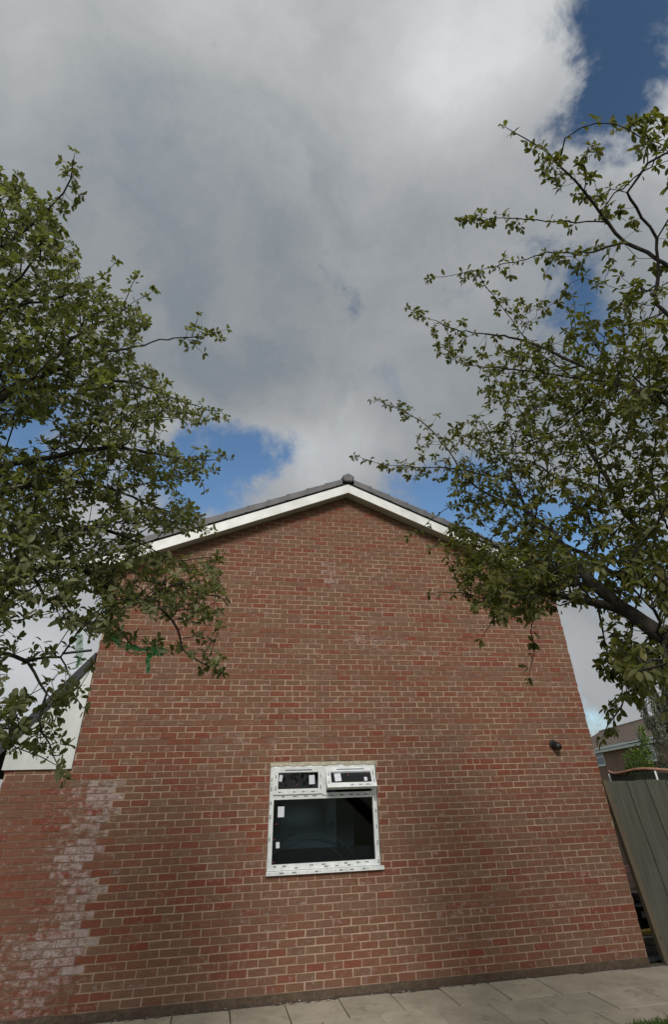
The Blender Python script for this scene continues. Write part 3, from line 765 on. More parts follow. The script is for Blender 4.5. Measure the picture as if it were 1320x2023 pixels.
# ---------------------------------------------------------------- leaves
LEAF = np.array([(0, 0, 0), (0, .30, -.02), (0, .60, -.03), (0, .85, -.06), (0, 1, -.11), (-.16, .22, .04), (-.26, .52, .05), (-.19, .82, .01), (.16, .22, .04), (.26, .52, .05), (.19, .82, .01)], float)
LF = [(0, 1, 5), (1, 2, 6, 5), (2, 3, 7, 6), (3, 4, 7), (0, 8, 1), (1, 8, 9, 2), (2, 9, 10, 3), (3, 10, 4)]
def leaf_mesh(name, pos, dirs, nor, size, tint, material, parent, width=1.):
    n = len(pos)
    dirs = dirs/np.linalg.norm(dirs, axis=1)[:, None]
    side = np.cross(dirs, nor); side /= np.linalg.norm(side, axis=1)[:, None]+1e-9
    up = np.cross(side, dirs)
    L = LEAF*np.array([width, 1, 1])
    curl = rng.uniform(.3, 2.2, n)
    V = pos[:, None, :]+size[:, None, None]*(L[None, :, 0, None]*side[:, None, :]+L[None, :, 1, None]*dirs[:, None, :]+(L[None, :, 2, None]*curl[:, None, None])*up[:, None, :])
    V = V.reshape(-1, 3)
    corner = []; starts = []; tot = []; c = 0
    base = np.arange(n)*11
    tri = np.array([i for f in LF for i in f]); cnt = np.array([len(f) for f in LF])
    loops = (base[:, None]+tri[None, :]).ravel()
    totals = np.tile(cnt, n); st = np.concatenate([[0], np.cumsum(totals)[:-1]])
    me = bpy.data.meshes.new(name)
    me.vertices.add(len(V)); me.vertices.foreach_set('co', V.astype(np.float32).ravel())
    me.loops.add(len(loops)); me.loops.foreach_set('vertex_index', loops.astype(np.int32))
    me.polygons.add(len(totals)); me.polygons.foreach_set('loop_start', st.astype(np.int32)); me.polygons.foreach_set('loop_total', totals.astype(np.int32))
    me.update(calc_edges=True)
    me.attributes.new('tint', 'FLOAT', 'POINT').data.foreach_set('value', np.repeat(tint, 11).astype(np.float32))
    me.materials.append(material); me.validate()
    o = bpy.data.objects.new(name, me); COL.objects.link(o)
    if parent is not None:
        o.parent = parent; o.matrix_parent_inverse = parent.matrix_world.inverted()
    return o
def unit(n):
    v = rng.normal(size=(n, 3)); return v/np.linalg.norm(v, axis=1)[:, None]

class Tree:
    """branches grown as a least-cost net over a cloud of points, radii by the pipe rule"""
    def __init__(s, root, r_root): s.p = [np.array(root, float)]; s.par = [-1]; s.len = [0.]; s.minr = [r_root]; s.spur = [0]
    def limb(s, pts, start=None, r0=None, r1=None, step=.07, wob=.012):
        """pts: 3-D polyline; joined to the nearest node unless start given"""
        pts = [np.array(q, float) for q in pts]
        if start is None:
            P_ = np.array(s.p); start = int(np.argmin(((P_-pts[0])**2).sum(1)))
            pts = [s.p[start]]+pts
        else: pts = [s.p[start]]+pts
        # Catmull-Rom through the points
        cur = start; Q = [pts[0]]+pts+[pts[-1]]; out = []
        for i in range(1, len(Q)-2):
            seg = np.linalg.norm(Q[i+1]-Q[i]); m_ = max(1, int(seg/step))
            for j in range(1, m_+1):
                t = j/m_; a, b, c, d = Q[i-1], Q[i], Q[i+1], Q[i+2]
                out.append(.5*((2*b)+(-a+c)*t+(2*a-5*b+4*c-d)*t*t+(-a+3*b-3*c+d)*t**3))
        ids = []
        for q_i, q in enumerate(out):
            q = q+rng.normal(size=3)*wob*.5
            s.len.append(s.len[cur]*1.0+np.linalg.norm(q-s.p[cur])*.5); s.p.append(q); s.par.append(cur)
            rr = 0. if r0 is None else r0+(r1-r0)*(q_i+1)/len(out)
            s.minr.append(rr); s.spur.append(0); cur = len(s.p)-1; ids.append(cur)
        return ids
    def fill(s, A, bf=.35):
        A = np.array(A); n = len(A); P_ = np.array(s.p); L_ = np.array(s.len)
        best = np.full(n, 1e9); who = np.zeros(n, int); bd = np.zeros(n)
        for j in range(len(P_)):
            dd_ = np.linalg.norm(A-P_[j], axis=1); c = dd_+bf*L_[j]; m_ = c < best
            best[m_] = c[m_]; who[m_] = j; bd[m_] = dd_[m_]
        alive = np.ones(n, bool)
        for it in range(n):
            i = int(np.argmin(np.where(alive, best, 1e9)))
            alive[i] = False; j = who[i]; src = np.array(s.p[j]); dv = A[i]-src; dl = np.linalg.norm(dv)
            cur = j; m_ = max(1, int(dl/.09)); off = rng.normal(size=3)*dl*.10
            for q in range(1, m_+1):
                t = q/m_; pt = src+dv*t+off*math.sin(math.pi*t)+(rng.normal(size=3)*.008 if q < m_ else 0)
                s.p.append(pt); s.par.append(cur); s.len.append(s.len[cur]+dl/m_); s.minr.append(0.); s.spur.append(0); cur = len(s.p)-1
            dd_ = np.linalg.norm(A-A[i], axis=1); c = dd_+bf*s.len[cur]; mk = alive & (c < best)
            best[mk] = c[mk]; who[mk] = cur; bd[mk] = dd_[mk]
    def radii(s, r0=.0019, ex=2.3):
        n = len(s.p); cnt = np.zeros(n); ch = [[] for _ in range(n)]
        for i in range(1, n): ch[s.par[i]].append(i)
        for i in range(n-1, -1, -1):
            if not ch[i]: cnt[i] = 1
            if s.par[i] >= 0: cnt[s.par[i]] += cnt[i]
        s.ch = ch; s.r = np.maximum(r0*cnt**(1/ex), np.array(s.minr)); s.r = np.minimum(s.r, .13)
        for i in range(1, n): s.r[i] = min(s.r[i], s.r[s.par[i]])
    def mesh(s, name, material, parent):
        mb = MB(); ring = {}
        P_ = s.p
        def mk(i, d, r, n):
            d = Vector(d).normalized(); ref = Vector((0, 0, 1)) if abs(d.z) < .9 else Vector((1, 0, 0))
            a = d.cross(ref).normalized(); c = d.cross(a); b = len(mb.v)
            for k in range(n):
                t = 2*math.pi*k/n; q = Vector(P_[i])+(a*math.cos(t)+c*math.sin(t))*r; mb.v.append(tuple(q)); mb.a.append(0.)
            return b
        stack = [(0, None, None)]
        while stack:
            i, pb_, n_ = stack.pop()
            ch = sorted(s.ch[i], key=lambda q: -s.r[q])
            for k, c in enumerate(ch):
                n = 10 if s.r[c] > .03 else (6 if s.r[c] > .008 else 4)
                d = P_[c]-P_[i]
                if np.linalg.norm(d) < 1e-6: d = np.array([0, 0, 1e-3])
                if k == 0 and pb_ is not None and n_ == n: b0 = pb_
                else: b0 = mk(i, d, s.r[c] if k else max(s.r[c], min(s.r[i], s.r[c]*1.3)), n)
                g_ = s.ch[c]; d2 = d
                if g_:
                    m_ = max(g_, key=lambda q: s.r[q]); d2 = (P_[m_]-P_[c]); d2 = d/np.linalg.norm(d)+d2/(np.linalg.norm(d2)+1e-9)
                if np.linalg.norm(d2) < 1e-6: d2 = d
                b1 = mk(c, d2, s.r[c]*(.6 if not g_ else 1), n)
                for q in range(n):
                    q2 = (q+1) % n; mb.f.append((b0+q, b0+q2, b1+q2, b1+q)); mb.m.append(0)
                if s.ch[c]: stack.append((c, b1, n))
        return mb.build(name, material, parent, smooth=True)
    def leaves(s, name, material, parent, size, rmax, per, droop, spread, tmix, width=1., skip=None):
        P_ = np.array(s.p); pos = []; dr = []; no = []; sz = []; ti = []
        for i in range(1, len(P_)):
            if s.r[i] > rmax: continue
            term = not s.ch[i]
            k = int(rng.poisson(per*(1.7 if term else 1.)*(1. if s.r[i] < rmax*.6 else .55)))
            if k == 0: continue
            d = P_[i]-P_[s.par[i]]; d = d/(np.linalg.norm(d)+1e-9)
            # a spur: leaves radiate from one point just off the twig
            sp_ = unit(1)[0]*.022 if not term else d*.01
            base = P_[i]+sp_; axis = d*.6+sp_/.03+np.array([0, 0, .5]); axis /= np.linalg.norm(axis)
            ph = rng.uniform(0, 6.28); tone = rng.uniform(0, 1)
            a = np.cross(axis, [0.3, .2, .9]); a /= np.linalg.norm(a)+1e-9; c = np.cross(axis, a)
            for q in range(k):
                t = ph+q*2.4; w_ = a*math.cos(t)+c*math.sin(t)
                v = w_*spread+axis*rng.uniform(.1, .9)+np.array([0, 0, -droop])+rng.normal(size=3)*.22
                pos.append(base+rng.normal(size=3)*.006+w_*.006); dr.append(v); 
                nn_ = axis*1.0+np.array([0, 0, .8])+rng.normal(size=3)*.35
                no.append(nn_); sz.append(size*rng.choice([.45, .7, .9, 1., 1.15], p=[.12, .2, .28, .25, .15])*rng.uniform(.85, 1.15))
                ti.append(np.clip(.5*tone+.5*rng.uniform(0, 1)+tmix, 0, 1))
        return leaf_mesh(name, np.array(pos), np.array(dr), np.array(no), np.array(sz), np.array(ti), material, parent, width)

def inpoly(x, y, poly):
    c = False; j = len(poly)-1
    for i in range(len(poly)):
        xi, yi = poly[i]; xj, yj = poly[j]
        if (yi > y) != (yj > y) and x < (xj-xi)*(y-yi)/(yj-yi)+xi: c = not c
        j = i
    return c
def field(anch):
    A = np.array(anch, float)
    def f(x, y):
        d2 = (A[:, 0]-x)**2+(A[:, 1]-y)**2+400; w_ = d2**-1.3
        return float((w_*A[:, 2]).sum()/w_.sum())
    return f
def cloud(poly, n, dist, spread, holes=(), dens=None):
    xs_ = [q[0] for q in poly]; ys_ = [q[1] for q in poly]; out = []
    while len(out) < n:
        x, y = rng.uniform(min(xs_), max(xs_)), rng.uniform(min(ys_), max(ys_))
        if not inpoly(x, y, poly): continue
        if any(((x-a)/rx)**2+((y-b)/ry)**2 < 1 and rng.random() < .88 for a, b, rx, ry in holes): continue
        if dens and rng.random() > dens(x, y): continue
        out.append(at(x, y, max(1.9, dist(x, y)+rng.normal()*spread)))
    return out

# ---- tree on the right
DR = field([(1320, 1260, 3.7), (1180, 1200, 3.9), (1080, 1170, 4.3), (900, 1180, 5.0), (700, 900, 6.4), (735, 790, 6.3), (810, 615, 6.1), (850, 550, 5.6),
            (1000, 250, 4.7), (1320, 240, 4.4), (1320, 700, 4.3), (1100, 800, 5.2), (1200, 1450, 3.7), (1320, 1350, 3.6), (900, 1000, 5.7), (1700, 1200, 3.9), (1700, 400, 4.4), (1050, 1330, 4.6)])
rootR = np.array([5.75, -6.3, 0.]); 
tr = empty('cherry_tree', tuple(rootR)); tag(tr, 'leafy cherry tree with a thick dark trunk on the right, drooping over the house corner', 'tree')
T = Tree(rootR, .13)
def ip(pts, dz=0.): return [at(x, y, DR(x, y)+dz) for x, y in pts]
trunk = T.limb([rootR+np.array([0, .05, .9]), at(1620, 1480, 3.9)], 0, .125, .115, wob=.004)
main = T.limb(ip([(1400, 1330), (1320, 1262), (1250, 1215), (1180, 1160), (1130, 1105), (1100, 1060), (1075, 1040)]), trunk[-1], .068, .018, wob=.008)
T.limb(ip([(1040, 1010), (1000, 992), (960, 975), (920, 942), (880, 882), (840, 838), (790, 808), (735, 790)]), main[-1], .014, .003)
def nearest(x, y):
    q = at(x, y, DR(x, y)); return int(np.argmin(((np.array(T.p)-q)**2).sum(1)))
T.limb(ip([(1230, 1205), (1180, 1192), (1130, 1182), (1080, 1168)]), nearest(1260, 1222), .034, .022, wob=.006)
T.limb(ip([(1030, 1180), (980, 1188), (930, 1175), (890, 1170), (850, 1172)]), nearest(1080, 1168), .014, .003)
T.limb(ip([(1320, 1180), (1260, 1150), (1200, 1128), (1140, 1088), (1090, 1060), (1050, 1030)], .25), nearest(1400, 1330), .032, .010)
T.limb(ip([(1420, 900), (1400, 700), (1370, 560), (1330, 530), (1280, 500), (1235, 480), (1200, 440), (1170, 400), (1140, 360), (1105, 325), (1070, 290), (1040, 275), (998, 250)]), nearest(1400, 1330), .045, .003, wob=.006)
T.limb(ip([(1180, 493), (1130, 500), (1080, 500), (1030, 516), (980, 526), (930, 536), (850, 550)]), nearest(1235, 482), .009, .003)
T.limb(ip([(1140, 440), (1080, 435), (1040, 432), (980, 432), (915, 440)]), nearest(1200, 445), .007, .003)
T.limb(ip([(1120, 275), (1150, 250), (1180, 243), (1220, 248), (1270, 265), (1330, 300)]), nearest(1105, 318), .006, .003)
T.limb(ip([(1215, 385), (1250, 355), (1290, 330), (1330, 315)]), nearest(1192, 415), .006, .003)
T.limb(ip([(1160, 350), (1158, 310), (1162, 290)]), nearest(1150, 370), .004, .003)
T.limb(ip([(1300, 600), (1300, 540), (1298, 470), (1270, 430), (1240, 380)]), nearest(1370, 700), .010, .004)
T.limb(ip([(1310, 450), (1330, 420)]), nearest(1298, 475), .005, .003)
l5 = T.limb(ip([(1330, 800), (1240, 760), (1150, 722), (1080, 690), (1020, 668), (960, 660), (900, 650), (850, 630), (808, 613)]), nearest(1400, 800), .022, .003)
T.limb(ip([(1100, 722), (1050, 682), (1010, 630), (980, 590), (940, 542)]), nearest(1150, 722), .007, .003)
T.limb(ip([(1130, 745), (1060, 735), (990, 727), (930, 722), (870, 698)]), nearest(1240, 765), .008, .003)
T.limb(ip([(1330, 780), (1230, 762), (1190, 765), (1160, 800), (1100, 850), (1020, 880), (960, 870), (900, 858)], -.4), nearest(1400, 800), .012, .004)
T.limb(ip([(1010, 950), (960, 940), (900, 926), (820, 922), (750, 915), (700, 900)]), nearest(1040, 1010), .008, .003)
T.limb(ip([(930, 985), (895, 1000), (860, 1022), (808, 1062)]), nearest(960, 975), .005, .002)
T.limb(ip([(1190, 1230), (1200, 1290), (1235, 1335), (1230, 1395), (1205, 1435), (1190, 1460)]), nearest(1190, 1200), .008, .003)
T.limb(ip([(1300, 1300), (1290, 1350), (1320, 1400)], -.3), nearest(1330, 1270), .008, .003)
T.limb(ip([(1050, 1230), (1056, 1290), (1045, 1338)]), nearest(1080, 1168), .005, .003)
T.limb(ip([(1000, 1185), (975, 1225), (950, 1262)]), nearest(1030, 1180), .005, .003)
T.limb(ip([(1000, 1080), (950, 1060), (900, 1045), (850, 1085)]), nearest(1050, 1030), .006, .003)
T.limb(ip([(985, 1110), (945, 1130), (905, 1145), (885, 1090)]), nearest(1050, 1050), .006, .003)
T.limb(ip([(1290, 1100), (1230, 1000), (1190, 930), (1150, 860), (1120, 790)], .3), nearest(1330, 1180), .018, .004)
T.limb(ip([(1180, 1060), (1130, 990), (1080, 930), (1000, 905)], .2), nearest(1200, 1128), .012, .004)
T.limb(ip([(1330, 1050), (1290, 950), (1300, 850)]), nearest(1400, 1000), .016, .004)
A = []
polyR = [(1310, 560), (1240, 590), (1180, 630), (1120, 650), (1010, 690), (940, 750), (960, 800), (890, 840), (920, 900), (880, 960), (910, 1010), (880, 1060), (900, 1090), (910, 1170), (950, 1215), (1050, 1225), (1090, 1180), (1100, 1150), (1180, 1170), (1210, 1260), (1225, 1330), (1320, 1340), (1330, 560)]
A += cloud(polyR, 1800, DR, .55, holes=[(1150, 1160, 70, 38), (1140, 1075, 30, 20), (1245, 1215, 75, 40), (1130, 1230, 60, 30), (950, 1050, 28, 22), (1090, 1010, 34, 22), (1200, 1090, 26, 16)],
           dens=lambda x, y: (.42 if y < 700 and x > 1100 else 1.)*(.55 if x < 1000 and y < 900 else 1.)*(1.2 if y > 1080 else 1.)*.83)
A += cloud([(1330, 380), (1330, 1400), (1900, 1300), (1900, 400), (1600, 100), (1330, 280)], 700, DR, .8)
A += cloud([(1040, 1090), (1140, 1110), (1180, 1190), (1100, 1200), (1030, 1160)], 90, DR, .3)
A += cloud([(1060, 1160), (1000, 1120), (930, 1100), (900, 1170), (950, 1200), (1060, 1210)], 70, DR, .3)
A += cloud([(1000, 1040), (860, 1075), (900, 1120), (990, 1180), (1100, 1180), (1100, 1080)], 110, DR, .3)
A += cloud([(1210, 1290), (1320, 1270), (1325, 1360), (1270, 1370), (1225, 1420), (1190, 1455), (1210, 1380)], 38, DR, .12)
A += cloud([(1170, 1250), (1210, 1250), (1215, 1330), (1190, 1330)], 10, DR, .1)
A += cloud([(1230, 235), (1320, 225), (1320, 330), (1290, 340), (1240, 280)], 22, DR, .15)
A += cloud([(1060, 280), (1110, 300), (1110, 370), (1060, 370)], 12, DR, .08)
A += cloud([(1140, 290), (1180, 290), (1190, 400), (1140, 400)], 10, DR, .08)
A += cloud([(1030, 270), (1080, 340), (1200, 470), (1300, 540), (1330, 480), (1200, 380), (1120, 290)], 26, DR, .2)
A += cloud([(870, 530), (1200, 480), (1230, 520), (1050, 545), (940, 560), (860, 560)], 26, DR, .12)
A += cloud([(920, 420), (1150, 425), (1150, 450), (920, 450)], 14, DR, .1)
A += cloud([(740, 780), (860, 820), (960, 860), (1000, 940), (860, 940), (820, 870), (800, 830)], 34, DR, .2)
A += cloud([(710, 895), (850, 900), (960, 930), (960, 960), (800, 940)], 24, DR, .2)
A += cloud([(815, 610), (960, 640), (1060, 680), (1100, 740), (900, 720), (870, 690)], 44, DR, .25)
A += cloud([(940, 560), (1060, 600), (1140, 560), (1250, 540), (1300, 600), (1100, 680), (980, 620)], 46, DR, .3)
def project(q):
    d = np.array(q)-C0; c = d@FW
    return (PPX+F*(d@RT)/c, PPY-F*(d@UP)/c) if c > .05 else (9e3, 9e3)
def outside(center, rad, n, lo, hi):
    out = []
    while len(out) < n:
        v = unit(1)[0]*rng.uniform(.2, 1)**.5; q = np.array(center)+v*np.array(rad); x, y = project(q)
        if x > hi or x < lo or x == 9e3: out.append(q)
    return out
A += outside((6.4, -5.6, 5.0), (1.9, 1.9, 2.3), 420, -1e9, 1345)  # two unseen crown lumps added off frame to shade the wall's right side
A += outside((5.6, -6.8, 6.5), (1.8, 1.5, 1.8), 240, -1e9, 1345)
T.fill(A)
T.radii(.0025, 2.3)
T.mesh('trunk', M['bark'], tr)
T.leaves('crown', M['leafR'], tr, .057, .0078, 5.6, .62, .75, .0, .92)

# ---- tree on the left
DL = field([(0, 340, 5.0), (150, 310, 5.1), (0, 700, 4.5), (445, 655, 5.2), (450, 820, 5.1), (455, 905, 5.0), (440, 1050, 4.7), (455, 1190, 4.5), (440, 1330, 4.3), (130, 1530, 3.7), (0, 1480, 3.4), (0, 1100, 3.9), (200, 900, 4.5), (-300, 900, 4.2), (-300, 1300, 3.6)])
rootL = np.array([-1.75, -5.75, 0.])
tl_ = empty('whitebeam_tree', tuple(rootL)); tag(tl_, 'dense leafy tree on the left, its branches reaching right across the gable eaves', 'tree')
T = Tree(rootL, .11)
def nearestL(x, y):
    q = at(x, y, DL(x, y)); return int(np.argmin(((np.array(T.p)-q)**2).sum(1)))
def il(pts, dz=0.): return [at(x, y, DL(x, y)+dz) for x, y in pts]
tk = T.limb([rootL+np.array([.02, 0, 1.0]), at(-420, 1300, 3.7), at(-330, 1050, 4.0), at(-260, 800, 4.3), at(-200, 500, 4.8), at(-120, 300, 5.2)], 0, .10, .015, wob=.01)
T.limb(il([(-150, 1260), (0, 1168), (60, 1132), (110, 1116), (160, 1125), (220, 1155), (280, 1188), (330, 1210)]), nearestL(-380, 1200), .024, .008)
T.limb(il([(350, 1245), (358, 1280), (400, 1308), (436, 1330)]), nearestL(330, 1210), .006, .003)
T.limb(il([(-120, 1030), (0, 975), (100, 952), (180, 956), (240, 975), (300, 1000), (360, 1022), (420, 1050)]), nearestL(-330, 1050), .017, .003)
T.limb(il([(-100, 930), (60, 912), (150, 892), (240, 885), (300, 897), (370, 906), (452, 906)]), nearestL(-300, 950), .014, .003)
T.limb(il([(-100, 830), (0, 790), (80, 765), (160, 760), (240, 752), (300, 770), (350, 790), (400, 806), (447, 820)], .2), nearestL(-270, 850), .014, .003)
l4 = T.limb(il([(-60, 800), (0, 780), (80, 745), (140, 718), (200, 696), (250, 690), (300, 676), (345, 668), (380, 665)]), nearestL(-270, 850), .015, .005)
T.limb(il([(410, 660), (445, 650)]), l4[-1], .004, .003); T.limb(il([(385, 645), (392, 625)]), nearestL(375, 666), .004, .003); T.limb(il([(385, 685), (402, 700)]), nearestL(365, 666), .004, .003)
T.limb(il([(-80, 650), (0, 612), (60, 600), (120, 585), (180, 560), (210, 538), (226, 520)]), nearestL(-220, 650), .011, .003)
T.limb(il([(150, 660), (200, 640), (245, 610), (282, 586), (302, 574)]), nearestL(80, 745), .007, .003)
T.limb(il([(245, 600), (262, 560), (270, 545)]), nearestL(240, 612), .004, .003)
T.limb(il([(-80, 540), (0, 490), (60, 442), (92, 415), (125, 380), (140, 350), (147, 305)]), nearestL(-190, 560), .009, .003)
T.limb(il([(-80, 450), (0, 382), (30, 345)]), nearestL(-150, 450), .008, .003)
T.limb(il([(-100, 1330), (0, 1290), (50, 1310), (90, 1370), (75, 1420), (110, 1490), (128, 1532)]), nearestL(-400, 1250), .008, .003)
T.limb(il([(-100, 1420), (0, 1440), (30, 1478), (10, 1490)]), nearestL(-400, 1300), .006, .003)
T.limb(il([(120, 1300), (150, 1380), (165, 1400)]), nearestL(50, 1310), .004, .003)
T.limb(il([(225, 1230), (265, 1275), (320, 1292), (335, 1288)]), nearestL(220, 1155), .006, .003)
T.limb(il([(360, 1150), (400, 1175), (445, 1185)]), nearestL(280, 1188), .006, .003)
T.limb(il([(60, 1070), (120, 1050), (200, 1045), (290, 1080), (350, 1108), (440, 1092)]), nearestL(0, 1168), .009, .003)
T.limb(il([(430, 1240), (410, 1300)]), nearestL(400, 1308), .003, .003)
T.limb(il([(90, 1180), (140, 1210), (180, 1260)]), nearestL(60, 1132), .005, .003)
T.limb(il([(400, 950), (405, 968)]), nearestL(370, 906), .003, .003)
A = []
polyL = [(-30, 330), (30, 345), (100, 430), (140, 480), (160, 560), (215, 570), (270, 610), (300, 650), (250, 700), (310, 740), (360, 790), (400, 830), (340, 870), (380, 910), (390, 940), (330, 960), (390, 1010), (410, 1055), (300, 1040), (260, 1075), (350, 1105), (430, 1100), (440, 1180), (400, 1210), (320, 1220), (240, 1200), (230, 1260), (160, 1240), (-30, 1220)]
A += cloud(polyL, 2700, DL, .45, holes=[(60, 860, 60, 34), (290, 985, 55, 26), (170, 1010, 50, 22), (330, 850, 40, 22), (60, 1215, 55, 30), (170, 1190, 30, 18), (110, 830, 26, 14)],
           dens=lambda x, y: (.8 if y > 1050 else 1.)*(.75 if y < 560 else 1.))
A += cloud([(-30, 1210), (200, 1230), (190, 1300), (150, 1350), (150, 1500), (110, 1520), (70, 1470), (-30, 1490)], 95, DL, .2, holes=[(50, 1250, 60, 26), (155, 1300, 40, 40), (40, 1350, 30, 26), (150, 1440, 40, 60)], dens=lambda x, y: .5 if y < 1380 else 1)
A += cloud([(-30, 300), (-30, 1500), (-500, 1450), (-620, 900), (-400, 300), (-150, 180)], 750, DL, .7)
A += cloud([(300, 1195), (440, 1180), (440, 1240), (370, 1280), (330, 1250)], 16, DL, .08)
A += cloud([(350, 1270), (440, 1300), (445, 1340), (400, 1320)], 10, DL, .05)
A += cloud([(200, 1230), (330, 1270), (330, 1300), (220, 1280)], 14, DL, .06)
A += cloud([(120, 310), (160, 300), (160, 410), (120, 400)], 10, DL, .05)
A += cloud([(60, 400), (140, 370), (130, 450), (70, 470)], 14, DL, .1)
A += cloud([(340, 650), (445, 640), (445, 665), (380, 710), (360, 690)], 10, DL, .06)
A += cloud([(370, 790), (450, 810), (450, 830), (380, 835)], 12, DL, .06)
A += cloud([(380, 885), (455, 895), (455, 915), (400, 960), (380, 930)], 12, DL, .06)
A += outside((-1.9, -5.6, 4.6), (1.3, 1.6, 2.0), 260, -30, 1e9)  # extra crown out of view, put here to darken the wall's lower left
T.fill(A)
T.radii(.0025, 2.25)
T.mesh('trunk', M['bark'], tl_)
T.leaves('crown', M['leafL'], tl_, .051, .0075, 5.9, .12, 1.0, .08, 1.0)

# ---- green tape snagged in the left tree
def ribbon(mb, pts, wd, tint=.5, twist=3.):
    pts = [np.array(q) for q in pts]; prev_ = None
    for i, q in enumerate(pts):
        d = pts[min(i+1, len(pts)-1)]-pts[max(i-1, 0)]; a = np.cross(d, [math.sin(i*twist*.3), math.cos(i*twist*.3), .4]); a /= np.linalg.norm(a)+1e-9
        cur = (q-a*wd/2, q+a*wd/2)
        if prev_: mb.face([prev_[0], prev_[1], cur[1], cur[0]], 0, tint+rng.uniform(-.2, .3))
        prev_ = cur
tp = MB()
def path(pts, dz=-.05, n=6):
    out = []
    for (x0, y0), (x1, y1) in zip(pts[:-1], pts[1:]):
        for k in range(n): out.append(at(x0+(x1-x0)*k/n+rng.normal()*1.5, y0+(y1-y0)*k/n+rng.normal()*1.5, DL(x0, y0)+dz+rng.normal()*.01))
    out.append(at(*pts[-1], DL(*pts[-1])+dz)); return out
for r_ in range(7): ribbon(tp, path([(212+r_*.6, 1172), (209+rng.normal()*2, 1190), (211+rng.normal()*2, 1215), (207, 1242)]), .006, .2+.1*r_)
for r_ in range(13): ribbon(tp, path([(206, 1238), (228+rng.normal()*3, 1266+rng.normal()*4), (262+rng.normal()*3, 1283+rng.normal()*4), (292, 1284+rng.normal()*4), (318+rng.uniform(-8, 18), 1286+rng.normal()*5)]), rng.uniform(.003, .008), .2+.06*r_)
ribbon(tp, path([(212, 1178), (232, 1205), (240, 1225), (241, 1270)]), .006, .9)
ribbon(tp, path([(296, 1290), (292, 1312), (291, 1332)]), .034, .7, .2)
ribbon(tp, path([(186, 1190), (196, 1182), (212, 1178)]), .010, .6)
tag(tp.build('green_tape', M['green_tape']), 'tangled green plastic tape snagged on a low branch against the brick wall', 'tape')
tp = MB(); ribbon(tp, path([(157, 1252), (155, 1275), (158, 1305), (152, 1312)], -.1), .05, .6, .1)
tag(tp.build('plastic_film', M['pale_green']), 'pale green scrap of plastic film caught in the left tree against the sky', 'film')

# ---------------------------------------------------------------- bushes, trampoline and tree beyond the fence
def bush(name, label, cat, center, rad, n, size, material, stems=6, width=.9, zmin=.1, lumps=9, extra=()):
    b_ = empty(name, (center[0], center[1], 0)); tag(b_, label, cat)
    c = np.array(center); q = []; cs = [c+unit(1)[0]*np.array(rad)*rng.uniform(.2, .75) for _ in range(lumps)]
    while len(q) < n:
        k = cs[rng.integers(len(cs))]; v = k+unit(1)[0]*np.array(rad)*.48*rng.uniform(.5, 1.05)
        if v[2] > zmin: q.append(v)
    q = np.array(q+list(extra)); n = len(q)
    dirs = unit(n)*.8+(q-c)/np.array(rad)*.7+np.array([0, 0, .2]); nor = unit(n)*.5+np.array([0, 0, 1.])
    leaf_mesh('foliage', q, dirs, nor, size*rng.uniform(.6, 1.2, n), rng.uniform(0, 1, n)**1.3, material, b_, width)
    mb = MB()
    for k in range(stems):
        e_ = cs[k % len(cs)]; mb.tube([(center[0]+rng.normal()*.05, center[1]+rng.normal()*.05, 0), tuple((c+e_)/2*np.array([1, 1, .5])), tuple(e_)], [.02, .015, .005], 6)
    mb.build('stem', M['bark'], b_)
bush('garden_bush', 'bright green bush with a tall shoot, just above the fence top', 'bush', (11.45, 4.6, 1.75), (.80, .5, .86), 6800, .085, M['leafB'], extra=[np.array((11.75+rng.normal()*.05, 4.55+rng.normal()*.05, 2.55+rng.random()*.6)) for _ in range(160)])
bush('garden_bush', 'dark green shrub at the right edge, behind the trampoline and bright bush', 'bush', (12.75, 5.4, 1.85), (1.0, .7, 1.05), 6200, .08, M['leafD'])
# trampoline
M['orange'] = mat('faded orange padding', rough=.75, build=vary((.27, .12, .07), (.36, .20, .14), 5))
def net_nodes(t, b):
    tr_ = t.n('ShaderNodeBsdfTransparent'); mx = t.n('ShaderNodeMixShader', ins={0: .78, 1: tr_.outputs[0], 2: b.outputs[0]})
    out = [n for n in t.t.nodes if n.type == 'OUTPUT_MATERIAL'][0]; link(t, mx.outputs[0], out.inputs['Surface'])
M['net'] = mat('black safety net', (.012, .012, .014), .9, build=net_nodes)
M['steel'] = mat('pale steel pole', rough=.4, build=vary((.55, .55, .54), (.65, .65, .64), 6))
tcx, tcy, tr_r = 11.62, 3.75, 1.35
tm = empty('trampoline', (tcx, tcy, 0)); tag(tm, 'garden trampoline with black net, white poles and a faded orange top rim behind the fence', 'trampoline')
ring_ = [(tcx+tr_r*math.cos(2*math.pi*k/40), tcy+tr_r*math.sin(2*math.pi*k/40), 2.22+.03*math.sin(k*.9)) for k in range(41)]
e = MB(); e.tube(ring_, .027, 8, cap=False); e.build('top_rim', M['orange'], tm, smooth=True)
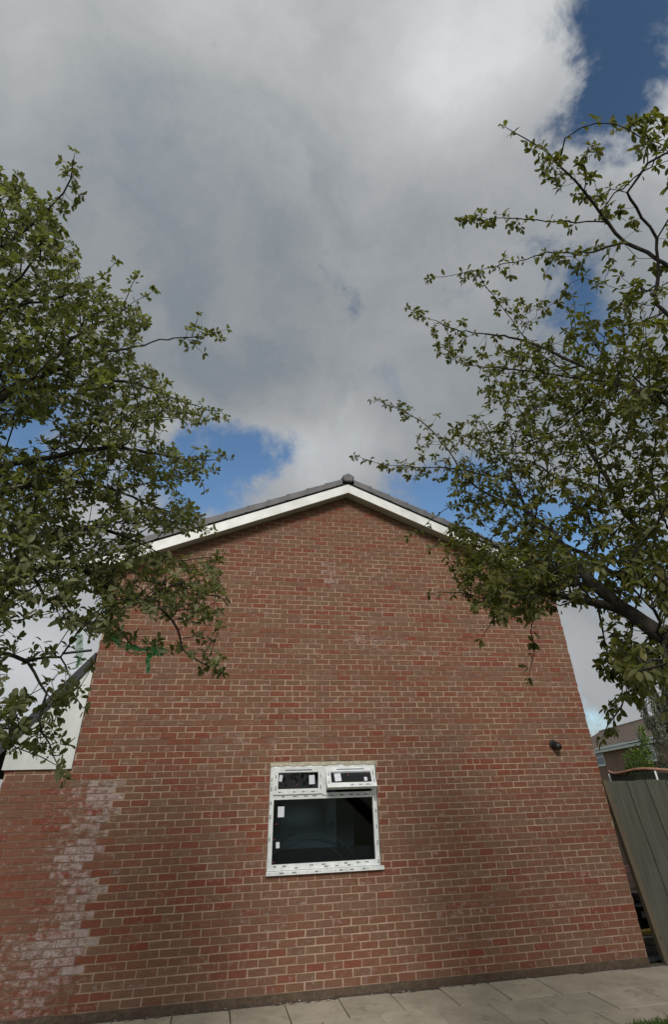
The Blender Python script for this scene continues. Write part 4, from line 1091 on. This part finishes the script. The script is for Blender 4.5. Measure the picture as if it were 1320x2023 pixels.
e = MB()
for k in range(40):
    a_, b_ = ring_[k], ring_[k+1]; e.face([(a_[0], a_[1], .8), (b_[0], b_[1], .8), (b_[0], b_[1], b_[2]), (a_[0], a_[1], a_[2])])
e.build('net', M['net'], tm)
e = MB(); e.tube([(x_, y_, .8) for x_, y_, _ in ring_], .06, 8, cap=False); e.face([(x_, y_, .78) for x_, y_, _ in ring_[:-1]]); e.build('jump_mat', M['black'], tm)
for k in range(6):
    a_ = 2*math.pi*k/6+.62; x_, y_ = tcx+(tr_r+.03)*math.cos(a_), tcy+(tr_r+.03)*math.sin(a_)
    e = MB(); e.tube([(x_, y_, 0), (x_, y_, 2.2)], .02, 8); e.build('pole', M['steel'], tm, smooth=True)
# pale feathery tree at the right edge, far
def willow():
    b_ = empty('willow_tree', (27.2, 19.5, 0)); tag(b_, 'pale feathery willow hanging over the far roof at the right edge', 'tree')
    mb = MB(); mb.tube([(27.2, 19.5, 0), (27.3, 19.5, 3.2), (27.1, 19.5, 6.2), (27, 19.6, 8)], [.28, .22, .14, .05], 10)
    pos = []; dirs = []
    for k in range(210):
        a_ = rng.uniform(0, 6.28); rr = abs(rng.normal())*1.3+.2; x_, y_ = 27.0+rr*math.cos(a_)*.95, 19.5+rr*math.sin(a_); zt = 7.9-rr*.55+rng.uniform(-1.6, .5); ln_ = rng.uniform(1., 2.6)
        mb.tube([(27.2, 19.5, zt-.8), ((x_+27.2)/2, (y_+19.5)/2, zt), (x_, y_, zt-.3), (x_+.06, y_, zt-ln_)], [.012, .007, .004, .002], 4, cap=False)
        m_ = int(ln_*62)
        for q_ in range(m_):
            t = q_/m_; pos.append((x_+rng.normal()*.07, y_+rng.normal()*.07, zt-.2-t*(ln_-.2))); dirs.append((rng.normal()*.5, rng.normal()*.5, -1))
    mb.build('trunk', M['bark'], b_)
    n = len(pos); leaf_mesh('crown', np.array(pos), np.array(dirs), unit(n), rng.uniform(.14, .26, n), rng.uniform(0, 1, n), M['leafW'], b_, .55)
willow()
